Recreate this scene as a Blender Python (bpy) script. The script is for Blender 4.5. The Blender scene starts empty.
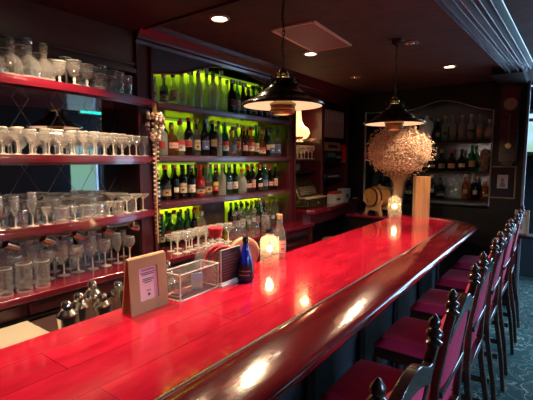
import bpy, math, random
from mathutils import Vector, Matrix
random.seed(7)
PI = math.pi
S = bpy.context.scene
COL = S.collection

# ------------------------------------------------------------------ camera
PITCH, YAW = math.radians(5.7106), math.radians(36.1335)
cam = bpy.data.objects.new('camera', bpy.data.cameras.new('camera'))
COL.objects.link(cam)
cam.location = (0, 0, 1.6)
cam.rotation_euler = (PI/2 - PITCH, 0, YAW)
cam.data.sensor_width = 36
cam.data.lens = 400/533*36
cam.data.clip_start = 0.02
S.camera = cam

# ------------------------------------------------------------------ view / exposure
S.view_settings.view_transform = 'Standard'
S.view_settings.look = 'None'
S.view_settings.gamma = 1
S.view_settings.use_curve_mapping = False
S.view_settings.exposure = 0.1
S.cycles.use_denoising = True
S.cycles.max_bounces = 12
S.cycles.transparent_max_bounces = 24
S.cycles.sample_clamp_indirect = 4.0
S.cycles.caustics_reflective = False
S.cycles.caustics_refractive = False

# ------------------------------------------------------------------ world: overcast daylight over greenery
W = bpy.data.worlds.new('daylight'); S.world = W; W.use_nodes = True
nt = W.node_tree; nt.nodes.clear()
wo = nt.nodes.new('ShaderNodeOutputWorld'); bg = nt.nodes.new('ShaderNodeBackground')
tc = nt.nodes.new('ShaderNodeTexCoord'); sep = nt.nodes.new('ShaderNodeSeparateXYZ')
rp = nt.nodes.new('ShaderNodeValToRGB'); nz = nt.nodes.new('ShaderNodeTexNoise')
ad = nt.nodes.new('ShaderNodeMath'); ad.operation = 'MULTIPLY_ADD'
nz.inputs['Scale'].default_value = 14
nt.links.new(tc.outputs['Generated'], nz.inputs['Vector'])
nt.links.new(tc.outputs['Generated'], sep.inputs[0])
nt.links.new(nz.outputs['Fac'], ad.inputs[0]); ad.inputs[1].default_value = 0.25
nt.links.new(sep.outputs['Z'], ad.inputs[2])
nt.links.new(ad.outputs[0], rp.inputs['Fac'])
e = rp.color_ramp.elements
e[0].position = 0.0; e[0].color = (0.22, 0.36, 0.38, 1)
e[1].position = 0.19; e[1].color = (0.38, 0.64, 1.0, 1)
x_ = rp.color_ramp.elements.new(0.12); x_.color = (0.22, 0.42, 0.26, 1)
nt.links.new(rp.outputs[0], bg.inputs[0]); bg.inputs[1].default_value = 1.5
nt.links.new(bg.outputs[0], wo.inputs[0])

def portal(loc, rot, sx, sy):
    l = bpy.data.lights.new('window_portal', 'AREA'); l.shape = 'RECTANGLE'; l.size = sx; l.size_y = sy
    l.cycles.is_portal = True
    o = bpy.data.objects.new('window_portal', l); COL.objects.link(o); o.location = loc; o.rotation_euler = rot
WINS = [(0.1, 2.3), (3.68, 4.27), (4.39, 4.53), (4.68, 5.02)]     # y ranges of the right-wall windows; first is unseen, added to light chairs
XR = 2.2
for a, b in WINS:
    portal((XR+0.12, (a+b)/2, 1.45), (0, PI/2, 0), 1.05, b-a)
portal((0.9, 6.52, 1.5), (PI/2, 0, PI), 2.2, 2.2)

def area(name, loc, rot, size, energy, color, sy=None, spread=None):
    l = bpy.data.lights.new(name, 'AREA'); l.energy = energy; l.color = color
    l.size = size
    if sy: l.shape = 'RECTANGLE'; l.size_y = sy
    else: l.shape = 'DISK'
    if spread: l.spread = spread
    o = bpy.data.objects.new(name, l); COL.objects.link(o); o.location = loc; o.rotation_euler = rot
    return o
def spot(name, loc, tgt, energy, color, cone, r=0.03, blend=.6):
    l = bpy.data.lights.new(name, 'SPOT'); l.energy = energy; l.color = color
    l.spot_size = math.radians(cone); l.spot_blend = blend; l.shadow_soft_size = r
    o = bpy.data.objects.new(name, l); COL.objects.link(o); o.location = loc
    o.rotation_euler = (Vector(tgt)-Vector(loc)).to_track_quat('-Z', 'Y').to_euler()
    return o
WARM = (1.0, 0.72, 0.45)
COLD = (0.40, 0.66, 1.0)
# daylight falling in through the windows (outside the panes)
for a, b in WINS:
    area('window_daylight', (XR+2.6, (a+b)/2-(0 if a < 4 else 1.1), 2.75), (0, math.radians(72), 0 if a < 4 else math.radians(-20)), .9, (300 if a < 1 else 520) if a < 4 else 260, COLD, 1.6)
area('window_daylight', (0.95, 6.75, 1.6), (math.radians(-80), 0, 0), 2.0, 85, COLD, 1.9)
# recessed ceiling downlights (their fixtures are built further down)
CEIL, SOFF = 2.45, 2.40
DOWN = [(-1.70, 1.85, CEIL, 70), (-1.66, 2.87, CEIL, 60), (-1.80, 1.00, SOFF, 120), (-1.45, 0.30, SOFF, 75),  # fourth is added out of view, to brighten the near bar top
        (-.86, 4.0, CEIL, 150)]
for x, y, z, w in DOWN:
    spot('downlight_beam', (x, y, z-0.02), (x-.75, y+.4, 0) if y > 3.5 else (x, y, 0), w, WARM, 50 if y > 3.5 else 75 if y < .5 else 105, 0.03, 0.8)

# ------------------------------------------------------------------ materials
MATS = {}
def nm(name):
    m = bpy.data.materials.new(name); m.use_nodes = True
    return m, m.node_tree, m.node_tree.nodes['Principled BSDF']
def P(name, col, rough=.5, metal=0, coat=0, emis=None, es=1, noise=None, bump=None, spec=None, sheen=0):
    """noise=(scale vec, colour 2, lo, hi)   bump=(scale, strength)"""
    if name in MATS: return MATS[name]
    m, t, b = nm(name)
    b.inputs['Base Color'].default_value = (*col, 1); b.inputs['Roughness'].default_value = rough
    b.inputs['Metallic'].default_value = metal; b.inputs['Coat Weight'].default_value = coat
    b.inputs['Coat Roughness'].default_value = .06
    if spec is not None: b.inputs['Specular IOR Level'].default_value = spec
    if sheen: b.inputs['Sheen Weight'].default_value = sheen; b.inputs['Sheen Roughness'].default_value = .35
    if emis: b.inputs['Emission Color'].default_value = (*emis, 1); b.inputs['Emission Strength'].default_value = es
    if noise or bump:
        c = t.nodes.new('ShaderNodeTexCoord')
    if noise:
        sc, c2, lo, hi = noise
        mp = t.nodes.new('ShaderNodeMapping'); mp.inputs['Scale'].default_value = sc
        n = t.nodes.new('ShaderNodeTexNoise'); n.inputs['Scale'].default_value = 1; n.inputs['Detail'].default_value = 6
        r = t.nodes.new('ShaderNodeValToRGB'); r.color_ramp.elements[0].position = lo; r.color_ramp.elements[1].position = hi
        r.color_ramp.elements[0].color = (*col, 1); r.color_ramp.elements[1].color = (*c2, 1)
        t.links.new(c.outputs['Object'], mp.inputs[0]); t.links.new(mp.outputs[0], n.inputs[0])
        t.links.new(n.outputs['Fac'], r.inputs[0]); t.links.new(r.outputs[0], b.inputs['Base Color'])
    if bump:
        n = t.nodes.new('ShaderNodeTexNoise'); n.inputs['Scale'].default_value = bump[0]; n.inputs['Detail'].default_value = 4
        bp = t.nodes.new('ShaderNodeBump'); bp.inputs['Strength'].default_value = bump[1]; bp.inputs['Distance'].default_value = .01
        t.links.new(c.outputs['Object'], n.inputs[0]); t.links.new(n.outputs['Fac'], bp.inputs['Height']); t.links.new(bp.outputs[0], b.inputs['Normal'])
    MATS[name] = m; return m
def GL(name, tint=(1,1,1), body=.15, bodycol=(.8,.8,.75), rough=.03, fres=1.5, facet=0, refr=0):
    """thin blown glass: transparent + fresnel gloss + a little scattering body"""
    if name in MATS: return MATS[name]
    m = bpy.data.materials.new(name); m.use_nodes = True; t = m.node_tree; t.nodes.clear()
    o = t.nodes.new('ShaderNodeOutputMaterial'); tr = t.nodes.new('ShaderNodeBsdfTransparent'); tr.inputs[0].default_value = (*tint, 1)
    g = t.nodes.new('ShaderNodeBsdfGlossy'); g.inputs['Roughness'].default_value = rough; g.inputs[0].default_value = (1,1,1,1)
    f = t.nodes.new('ShaderNodeFresnel'); f.inputs[0].default_value = fres
    ge = t.nodes.new('ShaderNodeNewGeometry'); inv = t.nodes.new('ShaderNodeMath'); inv.operation = 'SUBTRACT'; inv.inputs[0].default_value = 1
    t.links.new(ge.outputs['Backfacing'], inv.inputs[1]); fm = t.nodes.new('ShaderNodeMath'); fm.operation = 'MULTIPLY'
    t.links.new(f.outputs[0], fm.inputs[0]); t.links.new(inv.outputs[0], fm.inputs[1])
    pr = t.nodes.new('ShaderNodeBsdfDiffuse'); pr.inputs[0].default_value = (*bodycol, 1)
    tl = t.nodes.new('ShaderNodeBsdfTranslucent'); tl.inputs[0].default_value = (*bodycol, 1)
    ms = t.nodes.new('ShaderNodeMixShader'); ms.inputs[0].default_value = .5
    t.links.new(pr.outputs[0], ms.inputs[1]); t.links.new(tl.outputs[0], ms.inputs[2])
    base = tr
    if refr:
        rf = t.nodes.new('ShaderNodeBsdfRefraction'); rf.inputs['IOR'].default_value = 1.35; rf.inputs['Roughness'].default_value = .02; rf.inputs[0].default_value = (*tint, 1)
        base = t.nodes.new('ShaderNodeMixShader'); base.inputs[0].default_value = refr
        t.links.new(tr.outputs[0], base.inputs[1]); t.links.new(rf.outputs[0], base.inputs[2])
    m1 = t.nodes.new('ShaderNodeMixShader'); m1.inputs[0].default_value = body
    t.links.new(base.outputs[0], m1.inputs[1]); t.links.new(ms.outputs[0], m1.inputs[2])
    m2 = t.nodes.new('ShaderNodeMixShader'); t.links.new(fm.outputs[0], m2.inputs[0])
    t.links.new(m1.outputs[0], m2.inputs[1]); t.links.new(g.outputs[0], m2.inputs[2])
    if facet:
        c = t.nodes.new('ShaderNodeTexCoord'); v = t.nodes.new('ShaderNodeTexVoronoi'); v.inputs['Scale'].default_value = facet
        bp = t.nodes.new('ShaderNodeBump'); bp.inputs['Strength'].default_value = .9; bp.inputs['Distance'].default_value = .004
        t.links.new(c.outputs['Object'], v.inputs[0]); t.links.new(v.outputs['Distance'], bp.inputs['Height'])
        t.links.new(bp.outputs[0], g.inputs['Normal']); t.links.new(bp.outputs[0], f.inputs['Normal'])
    t.links.new(m2.outputs[0], o.inputs[0]); MATS[name] = m; return m
def EM(name, col, s):
    if name in MATS: return MATS[name]
    m = bpy.data.materials.new(name); m.use_nodes = True; t = m.node_tree; t.nodes.clear()
    o = t.nodes.new('ShaderNodeOutputMaterial'); e = t.nodes.new('ShaderNodeEmission'); e.inputs[0].default_value = (*col, 1); e.inputs[1].default_value = s
    t.links.new(e.outputs[0], o.inputs[0]); MATS[name] = m; return m

M_cab = P('mahogany lacquer', (.042,.0045,.009), .3, coat=.35, noise=((3,30,3),(.07,.008,.013),.3,.7))
M_shelf = P('red shelf lacquer', (.15,.004,.015), .25, coat=.6, noise=((10,3,10),(.09,.004,.011),.3,.7))
M_dark = P('near black wood', (.004,.002,.0025), .5, spec=.25, noise=((4,4,20),(.009,.004,.004),.3,.7))
M_wallr = P('wine red paint', (.02,.006,.010), .45, bump=(30,.1))
M_soff = P('soffit lacquer', (.035,.004,.006), .45, noise=((2,12,2),(.055,.007,.009),.3,.7))
M_ceil = P('brown mottled ceiling', (.065,.026,.018), .75, noise=((7,7,7),(.033,.012,.010),.35,.7), bump=(22,.35))
M_corn = P('cornice paint', (.28,.31,.36), .13)
M_black = P('black', (.006,.006,.007), .4)
M_blackg = P('black gloss', (.008,.008,.009), .12, coat=.5)
M_steel = P('polished steel', (.85,.82,.75), .2, metal=1)
M_brass = P('brass', (.55,.36,.14), .25, metal=1)
M_bronze = P('dark bronze', (.05,.045,.038), .22, metal=1, noise=((20,20,20),(.10,.085,.06),.4,.7))
M_mirror = P('mirror', (.55,.6,.66), .02, metal=1)
M_lead = P('mirror bevel lines', (.55,.5,.45), .3, metal=.6)
M_lime = P('lime back panel', (.52,.58,.04), .45)
M_velvet = P('magenta velvet', (.66,.016,.10), .85, sheen=.08, bump=(160,.15), noise=((9,9,9),(.52,.012,.075),.3,.7))
M_frame = P('dark chair wood', (.035,.012,.009), .22, coat=.5, noise=((6,6,30),(.065,.022,.014),.3,.7))
M_card = P('kraft board', (.46,.31,.16), .75, bump=(120,.08))
M_paper = P('pale pink paper', (.86,.66,.68), .8)
M_ink = P('dark print', (.05,.03,.04), .7)
M_oak = P('oak', (.50,.27,.11), .45, noise=((30,30,4),(.38,.18,.065),.35,.7))
M_pine = P('pine box wood', (.46,.23,.09), .55, noise=((40,40,3),(.28,.13,.05),.4,.65))
M_white = P('white plastic', (.75,.75,.73), .5)
M_cream = P('cream board', (.38,.33,.25), .6)
M_glass = GL('drinking glass', body=.15, bodycol=(1,.96,.88), fres=1.8, refr=.15, facet=22)
M_glassp = GL('plain clear glass', body=.06, bodycol=(.9,.9,.85))
M_cut = GL('cut crystal', body=.09, bodycol=(1,.97,.90), fres=2.4, facet=30, refr=.25, rough=.10)
M_pane = GL('window pane', body=0.0, fres=1.3)
M_shellm = P('pale shells', (.60,.40,.28), .6, noise=((60,60,60),(.85,.76,.64),.4,.6))
M_acr = GL('acrylic sheet', body=.05, bodycol=(.9,.9,.9))
M_acre = P('acrylic edge', (.8,.8,.8), .2, emis=None)

# bar top: plank-laid red lacquer
def bar_mat():
    m, t, b = nm('red bar lacquer')
    c = t.nodes.new('ShaderNodeTexCoord'); mp = t.nodes.new('ShaderNodeMapping'); mp.inputs['Scale'].default_value = (11, 3, 11)
    n = t.nodes.new('ShaderNodeTexNoise'); n.inputs['Scale'].default_value = 1.8; n.inputs['Detail'].default_value = 8; n.inputs['Roughness'].default_value = .65
    r = t.nodes.new('ShaderNodeValToRGB'); r.color_ramp.elements[0].position = .3; r.color_ramp.elements[1].position = .72
    r.color_ramp.elements[0].color = (.33,.0035,.020,1); r.color_ramp.elements[1].color = (.56,.014,.042,1)
    br = t.nodes.new('ShaderNodeTexBrick'); br.inputs['Scale'].default_value = 1; br.inputs['Mortar Size'].default_value = .0012
    br.inputs['Brick Width'].default_value = 1.1; br.inputs['Row Height'].default_value = .159
    br.inputs['Color1'].default_value = (1,1,1,1); br.inputs['Color2'].default_value = (.82,.82,.82,1); br.inputs['Mortar'].default_value = (.3,.2,.2,1)
    mp2 = t.nodes.new('ShaderNodeMapping'); mp2.inputs['Rotation'].default_value = (0,0,PI/2)
    mx = t.nodes.new('ShaderNodeMix'); mx.data_type = 'RGBA'; mx.blend_type = 'MULTIPLY'; mx.inputs[0].default_value = 1
    t.links.new(c.outputs['Object'], mp.inputs[0]); t.links.new(mp.outputs[0], n.inputs[0]); t.links.new(n.outputs['Fac'], r.inputs[0])
    t.links.new(c.outputs['Object'], mp2.inputs[0]); t.links.new(mp2.outputs[0], br.inputs[0])
    t.links.new(r.outputs[0], mx.inputs[6]); t.links.new(br.outputs[0], mx.inputs[7]); t.links.new(mx.outputs[2], b.inputs['Base Color'])
    n2 = t.nodes.new('ShaderNodeTexNoise'); n2.inputs['Scale'].default_value = 60
    bp = t.nodes.new('ShaderNodeBump'); bp.inputs['Strength'].default_value = .035; bp.inputs['Distance'].default_value = .01
    t.links.new(c.outputs['Object'], n2.inputs[0]); t.links.new(n2.outputs['Fac'], bp.inputs['Height']); t.links.new(bp.outputs[0], b.inputs['Normal'])
    b.inputs['Roughness'].default_value = .13; b.inputs['Coat Weight'].default_value = .6; b.inputs['Coat Roughness'].default_value = .04
    return m
M_bar = bar_mat()
M_rail = P('dark red rail lacquer', (.08,.004,.008), .16, coat=.8, noise=((26,2.5,26),(.18,.008,.014),.35,.7), bump=(40,.05))

def carpet_mat():
    m, t, b = nm('teal scroll carpet')
    c = t.nodes.new('ShaderNodeTexCoord')
    def noise(sc, dist, det):
        n = t.nodes.new('ShaderNodeTexNoise'); n.inputs['Scale'].default_value = sc; n.inputs['Distortion'].default_value = dist; n.inputs['Detail'].default_value = det
        t.links.new(c.outputs['Object'], n.inputs[0]); return n
    n1 = noise(7, 1.6, .8)
    r = t.nodes.new('ShaderNodeValToRGB'); el = r.color_ramp.elements
    T0 = (.006,.062,.055,1); LT = (.30,.34,.26,1)
    el[0].position = .44; el[0].color = T0; el[1].position = .60; el[1].color = T0
    for p_, k in ((.465, T0), (.475, LT), (.495, LT), (.505, T0), (.56, T0), (.568, (.22,.15,.10,1)), (.578, (.22,.15,.10,1)), (.586, T0)):
        q = el.new(p_); q.color = k
    n2 = noise(60, 0, 3); r2 = t.nodes.new('ShaderNodeValToRGB'); r2.color_ramp.elements[0].color = (.55,.55,.55,1); r2.color_ramp.elements[1].color = (1.3,1.3,1.3,1)
    mx = t.nodes.new('ShaderNodeMix'); mx.data_type = 'RGBA'; mx.blend_type = 'MULTIPLY'; mx.inputs[0].default_value = 1
    t.links.new(n1.outputs['Fac'], r.inputs[0]); t.links.new(n2.outputs['Fac'], r2.inputs[0])
    t.links.new(r.outputs[0], mx.inputs[6]); t.links.new(r2.outputs[0], mx.inputs[7]); t.links.new(mx.outputs[2], b.inputs['Base Color'])
    b.inputs['Roughness'].default_value = .85
    return m
M_carpet = carpet_mat()

# ------------------------------------------------------------------ mesh helper
class MB:
    def __init__(s): s.v = []; s.f = []; s.m = []
    def add(s, vs, fs, m=0):
        k = len(s.v); s.v += [tuple(v) for v in vs]; s.f += [tuple(i+k for i in f) for f in fs]
        s.m += [m]*len(fs) if isinstance(m, int) else list(m); return s
    def box(s, x0, x1, y0, y1, z0, z1, m=0, T=None):
        vs = [Vector((x, y, z)) for z in (z0, z1) for y in (y0, y1) for x in (x0, x1)]
        if T: vs = [T @ v for v in vs]
        return s.add(vs, [(0,2,3,1),(4,5,7,6),(0,1,5,4),(2,6,7,3),(0,4,6,2),(1,3,7,5)], m)
    def lathe(s, prof, seg=16, c=(0,0,0), m=0, T=None, a0=0, a1=2*PI, rows=None):
        full = abs(a1-a0-2*PI) < 1e-6; n = seg if full else seg+1; vs = []; fs = []; ms = []
        for r, z in prof:
            for i in range(n):
                a = a0+(a1-a0)*i/seg; v = Vector((c[0]+max(r,1e-5)*math.cos(a), c[1]+max(r,1e-5)*math.sin(a), c[2]+z))
                vs.append(T @ v if T else v)
        for j in range(len(prof)-1):
            for i in range(seg):
                i2 = (i+1) % n if full else i+1
                fs.append((j*n+i, j*n+i2, (j+1)*n+i2, (j+1)*n+i)); ms.append(rows[j] if rows else m)
        return s.add(vs, fs, ms)
    def tube(s, pts, r, seg=8, m=0, closed=False):
        pts = [Vector(p) for p in pts]; n = len(pts); vs = []; fs = []
        rr = r if isinstance(r, (list, tuple)) else [r]*n
        up = Vector((0,0,1)); pu = None
        for i, p in enumerate(pts):
            d = (pts[(i+1) % n]-pts[i-1]) if closed else (pts[min(i+1,n-1)]-pts[max(i-1,0)])
            d.normalize(); u = pu if pu else (up if abs(d.z) < .9 else Vector((1,0,0)))
            a = d.cross(u)
            if a.length < 1e-4: a = d.cross(Vector((0,1,0)))
            a.normalize(); b = a.cross(d).normalized(); pu = b
            for k in range(seg):
                t = 2*PI*k/seg; vs.append(p+(a*math.cos(t)+b*math.sin(t))*rr[i])
        for i in range(n if closed else n-1):
            j = (i+1) % n
            for k in range(seg): fs.append((i*seg+k, i*seg+(k+1) % seg, j*seg+(k+1) % seg, j*seg+k))
        if not closed: fs += [tuple(range(seg-1,-1,-1)), tuple((n-1)*seg+k for k in range(seg))]
        return s.add(vs, fs, m)
    def prism(s, poly, axis, a, b, m=0, T=None):
        n = len(poly)
        def mk(p, t): return {'x': (t,p[0],p[1]), 'y': (p[0],t,p[1]), 'z': (p[0],p[1],t)}[axis]
        vs = [Vector(mk(p, a)) for p in poly]+[Vector(mk(p, b)) for p in poly]
        if T: vs = [T @ v for v in vs]
        return s.add(vs, [tuple(range(n-1,-1,-1)), tuple(range(n,2*n))]+[(i,(i+1)%n,n+(i+1)%n,n+i) for i in range(n)], m)
    def sph(s, c, r, seg=8, rings=6, m=0, sc=(1,1,1)):
        prof = [(math.sin(PI*j/rings)*r, -math.cos(PI*j/rings)*r) for j in range(rings+1)]
        T = Matrix.Translation(c) @ Matrix.Diagonal((*sc, 1)); return s.lathe(prof, seg, m=m, T=T)
    def blob(s, c, r, m=0):
        x, y, z = c
        return s.add([(x+r,y,z),(x-r,y,z),(x,y+r,z),(x,y-r,z),(x,y,z+r),(x,y,z-r)],
                     [(0,2,4),(2,1,4),(1,3,4),(3,0,4),(2,0,5),(1,2,5),(3,1,5),(0,3,5)], m)
    def mesh(s, name, mats, smooth=True):
        me = bpy.data.meshes.new(name); me.from_pydata(s.v, [], s.f)
        for k in (mats if isinstance(mats, (list, tuple)) else [mats]): me.materials.append(k)
        me.polygons.foreach_set('material_index', s.m)
        if smooth:
            me.polygons.foreach_set('use_smooth', [True]*len(me.polygons)); me.set_sharp_from_angle(angle=math.radians(38))
        me.update(); return me
    def build(s, name, mats, parent=None, loc=None, rz=0, bevel=0, smooth=True):
        return put(name, s.mesh(name, mats, smooth), parent, loc, rz, bevel)
def put(name, me, parent=None, loc=None, rz=0, bevel=0):
    o = bpy.data.objects.new(name, me); COL.objects.link(o)
    if parent: o.parent = parent
    if loc: o.location = loc
    if rz: o.rotation_euler = (0, 0, rz)
    if bevel:
        b = o.modifiers.new('bevel', 'BEVEL'); b.width = bevel; b.segments = 2; b.limit_method = 'ANGLE'
    return o
def tag(o, label, cat, group=None):
    o['label'] = label; o['category'] = cat
    if group: o['group'] = group
    return o
def E(name, loc, label, cat, group=None, rz=0):
    o = bpy.data.objects.new(name, None); COL.objects.link(o); o.location = loc; o.rotation_euler = (0,0,rz); o.empty_display_size = .05
    return tag(o, label, cat, group)
def struct(o): o['kind'] = 'structure'; return o
ORD = ['','first','second','third','fourth','fifth','sixth','seventh','eighth','ninth','tenth','eleventh','twelfth','thirteenth','fourteenth','fifteenth','sixteenth','seventeenth','eighteenth','nineteenth','twentieth','twenty-first','twenty-second','twenty-third','twenty-fourth','twenty-fifth','twenty-sixth']
R = random.uniform

# ================================================================== SETTING
struct(MB().box(-3.0, 3.0, -2.0, 8.0, -.1, 0).build('floor', M_carpet))
struct(MB().box(-2.75, XR+.2, 1.6, 5.45, CEIL, CEIL+.1).build('ceiling', M_ceil))
struct(MB().box(-2.75, -.62, -1.7, 1.6, SOFF, CEIL+.1).build('ceiling_lowered', M_soff, bevel=.006))
struct(MB().box(-.62, XR+.2, -1.7, 1.6, CEIL, CEIL+.1).build('ceiling_near', M_ceil))
struct(MB().box(-2.0, XR+.2, 5.45, 6.6, 2.85, 2.95).box(-2.0, XR+.2, 5.35, 5.45, CEIL, 2.95).build('ceiling_hall', M_ceil))
struct(MB().box(-2.75, -2.6, -1.7, 5.5, 0, CEIL).build('wall_left', M_wallr))
struct(MB().box(-2.75, XR+.2, -1.8, -1.7, 0, CEIL+.1).build('wall_back', M_wallr))
# right wall with three window openings
w = MB(); prev = -1.7
for a, b in WINS:
    w.box(XR, XR+.2, prev, a, 0, 2.9); w.box(XR, XR+.2, a, b, 0, .9); w.box(XR, XR+.2, a, b, 1.95, 2.9); prev = b
w.box(XR, XR+.2, prev, 6.6, 0, 2.9)
struct(w.build('wall_right', M_wallr))
def window(n, T, wd, z0, z1):
    """window in a local frame: x across (0..wd), y = depth, z up"""
    f = MB(); f.box(0, wd, 0, .06, z0, z0+.05, T=T); f.box(0, wd, 0, .06, z1-.05, z1, T=T)
    f.box(0, .03, 0, .06, z0, z1, T=T); f.box(wd-.03, wd, 0, .06, z0, z1, T=T)
    if wd > .6: f.box(wd/2-.02, wd/2+.02, 0, .05, z0, z1, T=T)
    f.box(0, wd, 0, .05, (z0+z1)/2+.15, (z0+z1)/2+.19, T=T)
    o = struct(f.build('window_%d' % n, P('window frame paint', (.5,.5,.52), .4)))
    g = MB().box(.02, wd-.02, .025, .03, z0+.02, z1-.02, T=T).build('pane', M_pane, o)
for i, (a, b) in enumerate(WINS):
    window(i+1, Matrix.Translation((XR+.13, a, 0)) @ Matrix.Rotation(PI/2, 4, 'Z'), b-a, .9, 1.95)
# end wall with a recess for the bottle shelves, opening to the hall at its right
EY = 5.0
w = MB().box(-2.6, -2.06, EY, 5.4, 0, CEIL).box(-.60, -.31, EY, 5.4, 0, CEIL).box(-2.06, -.60, 5.3, 5.4, 0, CEIL)
w.box(-2.06, -.60, EY, 5.3, 0, 1.06)
w.box(-.31, XR, 5.35, 5.45, CEIL-.02, CEIL)
struct(w.build('wall_end', M_dark))
w = MB().box(-2.0, -.42, 6.45, 6.6, 0, 2.9).box(2.0, XR+.2, 6.45, 6.6, 0, 2.9).box(-.42, -.2, 6.45, 6.6, 0, 1.66).box(-.42, 2.0, 6.45, 6.6, 2.70, 2.9).box(-.42, -.2, 6.45, 6.6, 2.27, 2.52).box(-.2, 2.0, 6.45, 6.6, 0, .35).box(-.2, -.12, 6.45, 6.6, .35, 2.7).box(-2.0, -1.9, 5.4, 6.6, 0, 2.9)
struct(w.build('wall_hall', P('grey hall paint', (.03,.035,.045), .5)))
window(5, Matrix.Translation((-.42, 6.47, 0)), .22, 1.66, 2.27)
window(6, Matrix.Translation((-.12, 6.47, 0)), 2.12, .35, 2.70)
window(7, Matrix.Translation((-.42, 6.47, 0)), .22, 2.52, 2.70)
struct(MB().box(-.31, -.285, 4.98, 5.02, 0, 2.41).build('door_frame', P('pale door trim', (.16,.18,.22), .35), bevel=.004))
# crown moulding left, edge of the lowered ceiling
prof = [(-2.2,2.449),(-2.2,2.33),(-2.185,2.33),(-2.18,2.35),(-2.165,2.36),(-2.16,2.38),(-2.13,2.405),(-2.12,2.43),(-2.11,2.449)]
struct(MB().prism(prof, 'y', 1.605, 5.0).build('trim_1', M_cab))
struct(MB().prism([(1.6,2.449),(1.6,2.39),(1.615,2.39),(1.62,2.41),(1.64,2.42),(1.645,2.449)], 'x', -2.1, -.62).build('trim_2', M_cab))
# wide ribbed cornice along the ceiling above the stools
c = MB(); N = 7
ys = (-1.6, 4.3)
def cx(u, y):
    l = -.56+.055*(y-2.35); r = -.295+.035*(y-2.55); return l+(r-l)*u
zs = []
for i in range(N):
    zs += [(i/N, 0), (i/N+.02, -.045-.012*(i % 2)), (i/N+.065, -.055-.012*(i % 2)), (i/N+.125, -.006)]
zs.append((1, 0))
vs = []; fs = []
for y in ys:
    for u, z in zs: vs.append((cx(u, y), y, CEIL-.004+z))
n = len(zs)
for i in range(n-1): fs.append((i, i+1, n+i+1, n+i))
fs.append(tuple(range(n))); fs.append(tuple(range(2*n-1, n-1, -1)))
struct(c.add(vs, fs).build('cornice', M_corn))
struct(MB().box(-.56, -.31, 4.3, 5.0, 2.38, CEIL-.002).build('trim_3', M_black))
# vent grille in the ceiling
v = E('ceiling_vent', (-1.435, 2.52, CEIL), 'square-mesh air vent grille with pale frame in the brown ceiling', 'vent', rz=math.radians(3))
g = MB()
for a in ((-.16,-.145,-.31,.31),(.145,.16,-.31,.31),(-.16,.16,-.31,-.295),(-.16,.16,.295,.31)): g.box(*a, -.012, 0)
g.build('frame', P('vent frame', (.80,.55,.42), .5), v)
g = MB()
for i in range(17): g.box(-.14+i*.0172, -.136+i*.0172, -.295, .295, -.008, -.002)
for i in range(34): g.box(-.145, .145, -.29+i*.0174, -.286+i*.0174, -.008, -.002)
g.build('grille', P('vent mesh', (.55,.42,.34), .5), v)
MB().box(-.145, .145, -.295, .295, -.0018, -.0005).build('backing', M_black, v)
# downlight fixtures
dl_names = ['lit recessed downlight nearest the lowered ceiling edge, above the bottle cabinet', 'lit recessed downlight beside the ceiling vent',
            'lit recessed downlight in the lowered ceiling above the near bar', 'added unseen downlight in the lowered ceiling, brightening the near bar', 'lit recessed downlight nearest the ribbed cornice, before the end wall']
for i, (x, y, z, wd) in enumerate(DOWN):
    d = E('downlight', (x, y, z), dl_names[i], 'ceiling light', 'recessed downlights')
    MB().lathe([(.062,0),(.062,-.006),(.048,-.012),(.044,-.002)], 24).build('ring', P('ring', (.4,.3,.22), .3), d)
    MB().lathe([(.0,-.0035),(.044,-.0035)], 24).build('bulb', EM('bulb glow', (1,.86,.62), 14), d)
for x, y, l in [(-.92, 3.05, 'small unlit recessed downlight halfway between vent and cornice'), (-1.75, 3.95, 'small unlit recessed downlight beyond the vent near the left wall')]:
    d = E('downlight', (x, y, CEIL), l, 'ceiling light', 'recessed downlights')
    MB().lathe([(.05,0),(.05,-.006),(.038,-.010),(.034,-.002)], 20).build('ring', P('ring', (.4,.3,.22), .3), d)
    MB().sph((0,0,-.006), .02, 10, 6, sc=(1,1,.5)).build('bulb', M_steel, d)
# exit sign hanging in the room (seen in the mirror)
s = E('exit_sign', (.24, 2.94, CEIL), 'green lit exit sign hanging from the ceiling over the room', 'sign')
MB().box(-.025, .025, -.15, .15, -.255, -.145).build('housing', M_white, s, bevel=.004)
MB().box(-.0262, .0262, -.143, .143, -.248, -.152).build('face', EM('sign green', (.02,.9,.55), 2.5), s)
MB().box(-.004, .004, -.10, -.09, -.145, 0).box(-.004, .004, .09, .10, -.145, 0).build('hanger', M_steel, s)

# ================================================================== BACK BAR CABINETS (left wall)
XF, XB = -2.2, -2.56        # cabinet face, cabinet back
XM = -2.385                 # mirror plane of the glass cabinet
def bow(y, y0=.25, y1=1.70, d=.12):
    t = (y-(y0+y1)/2)/((y1-y0)/2); return XF+.045+d*(1-t*t)
# --- glass cabinet with mirrored back
gc = E('mirrored_glass_cabinet', (XF, .95, .97), 'dark red cabinet with curved shelves of glasses and diamond-lined mirror back', 'cabinet')
def at(parent, o): o.matrix_parent_inverse = Matrix.Translation(parent.location).inverted(); return o
at(gc, MB().box(XM-.02, XM, .25, 1.60, .97, 2.38).build('back_mirror', M_mirror, gc))
l = MB()
for k in range(-6, 12):       # diamond lines engraved on the mirror
    for sgn in (1, -1):
        y0, z0 = .25+k*.2, .98
        pts = []
        for t in range(0, 29):
            z = z0+t*.05; y = y0+sgn*(z-z0)*.62 + (.0 if sgn > 0 else .9)
            if .27 < y < 1.58: pts.append((XM+.001, y, z))
        if len(pts) > 3: l.tube([pts[0], pts[-1]], .0011, 4)
at(gc, l.build('mirror_lines', M_lead, gc))
p = MB().box(XB, XF, 1.60, 1.735, .97, CEIL-.003 if False else 2.399)
p.box(XF, XF+.02, 1.602, 1.622, .97, 2.33).box(XF, XF+.02, 1.712, 1.735, .97, 2.33)
at(gc, p.build('corner_post', M_cab, gc, bevel=.004))
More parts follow.
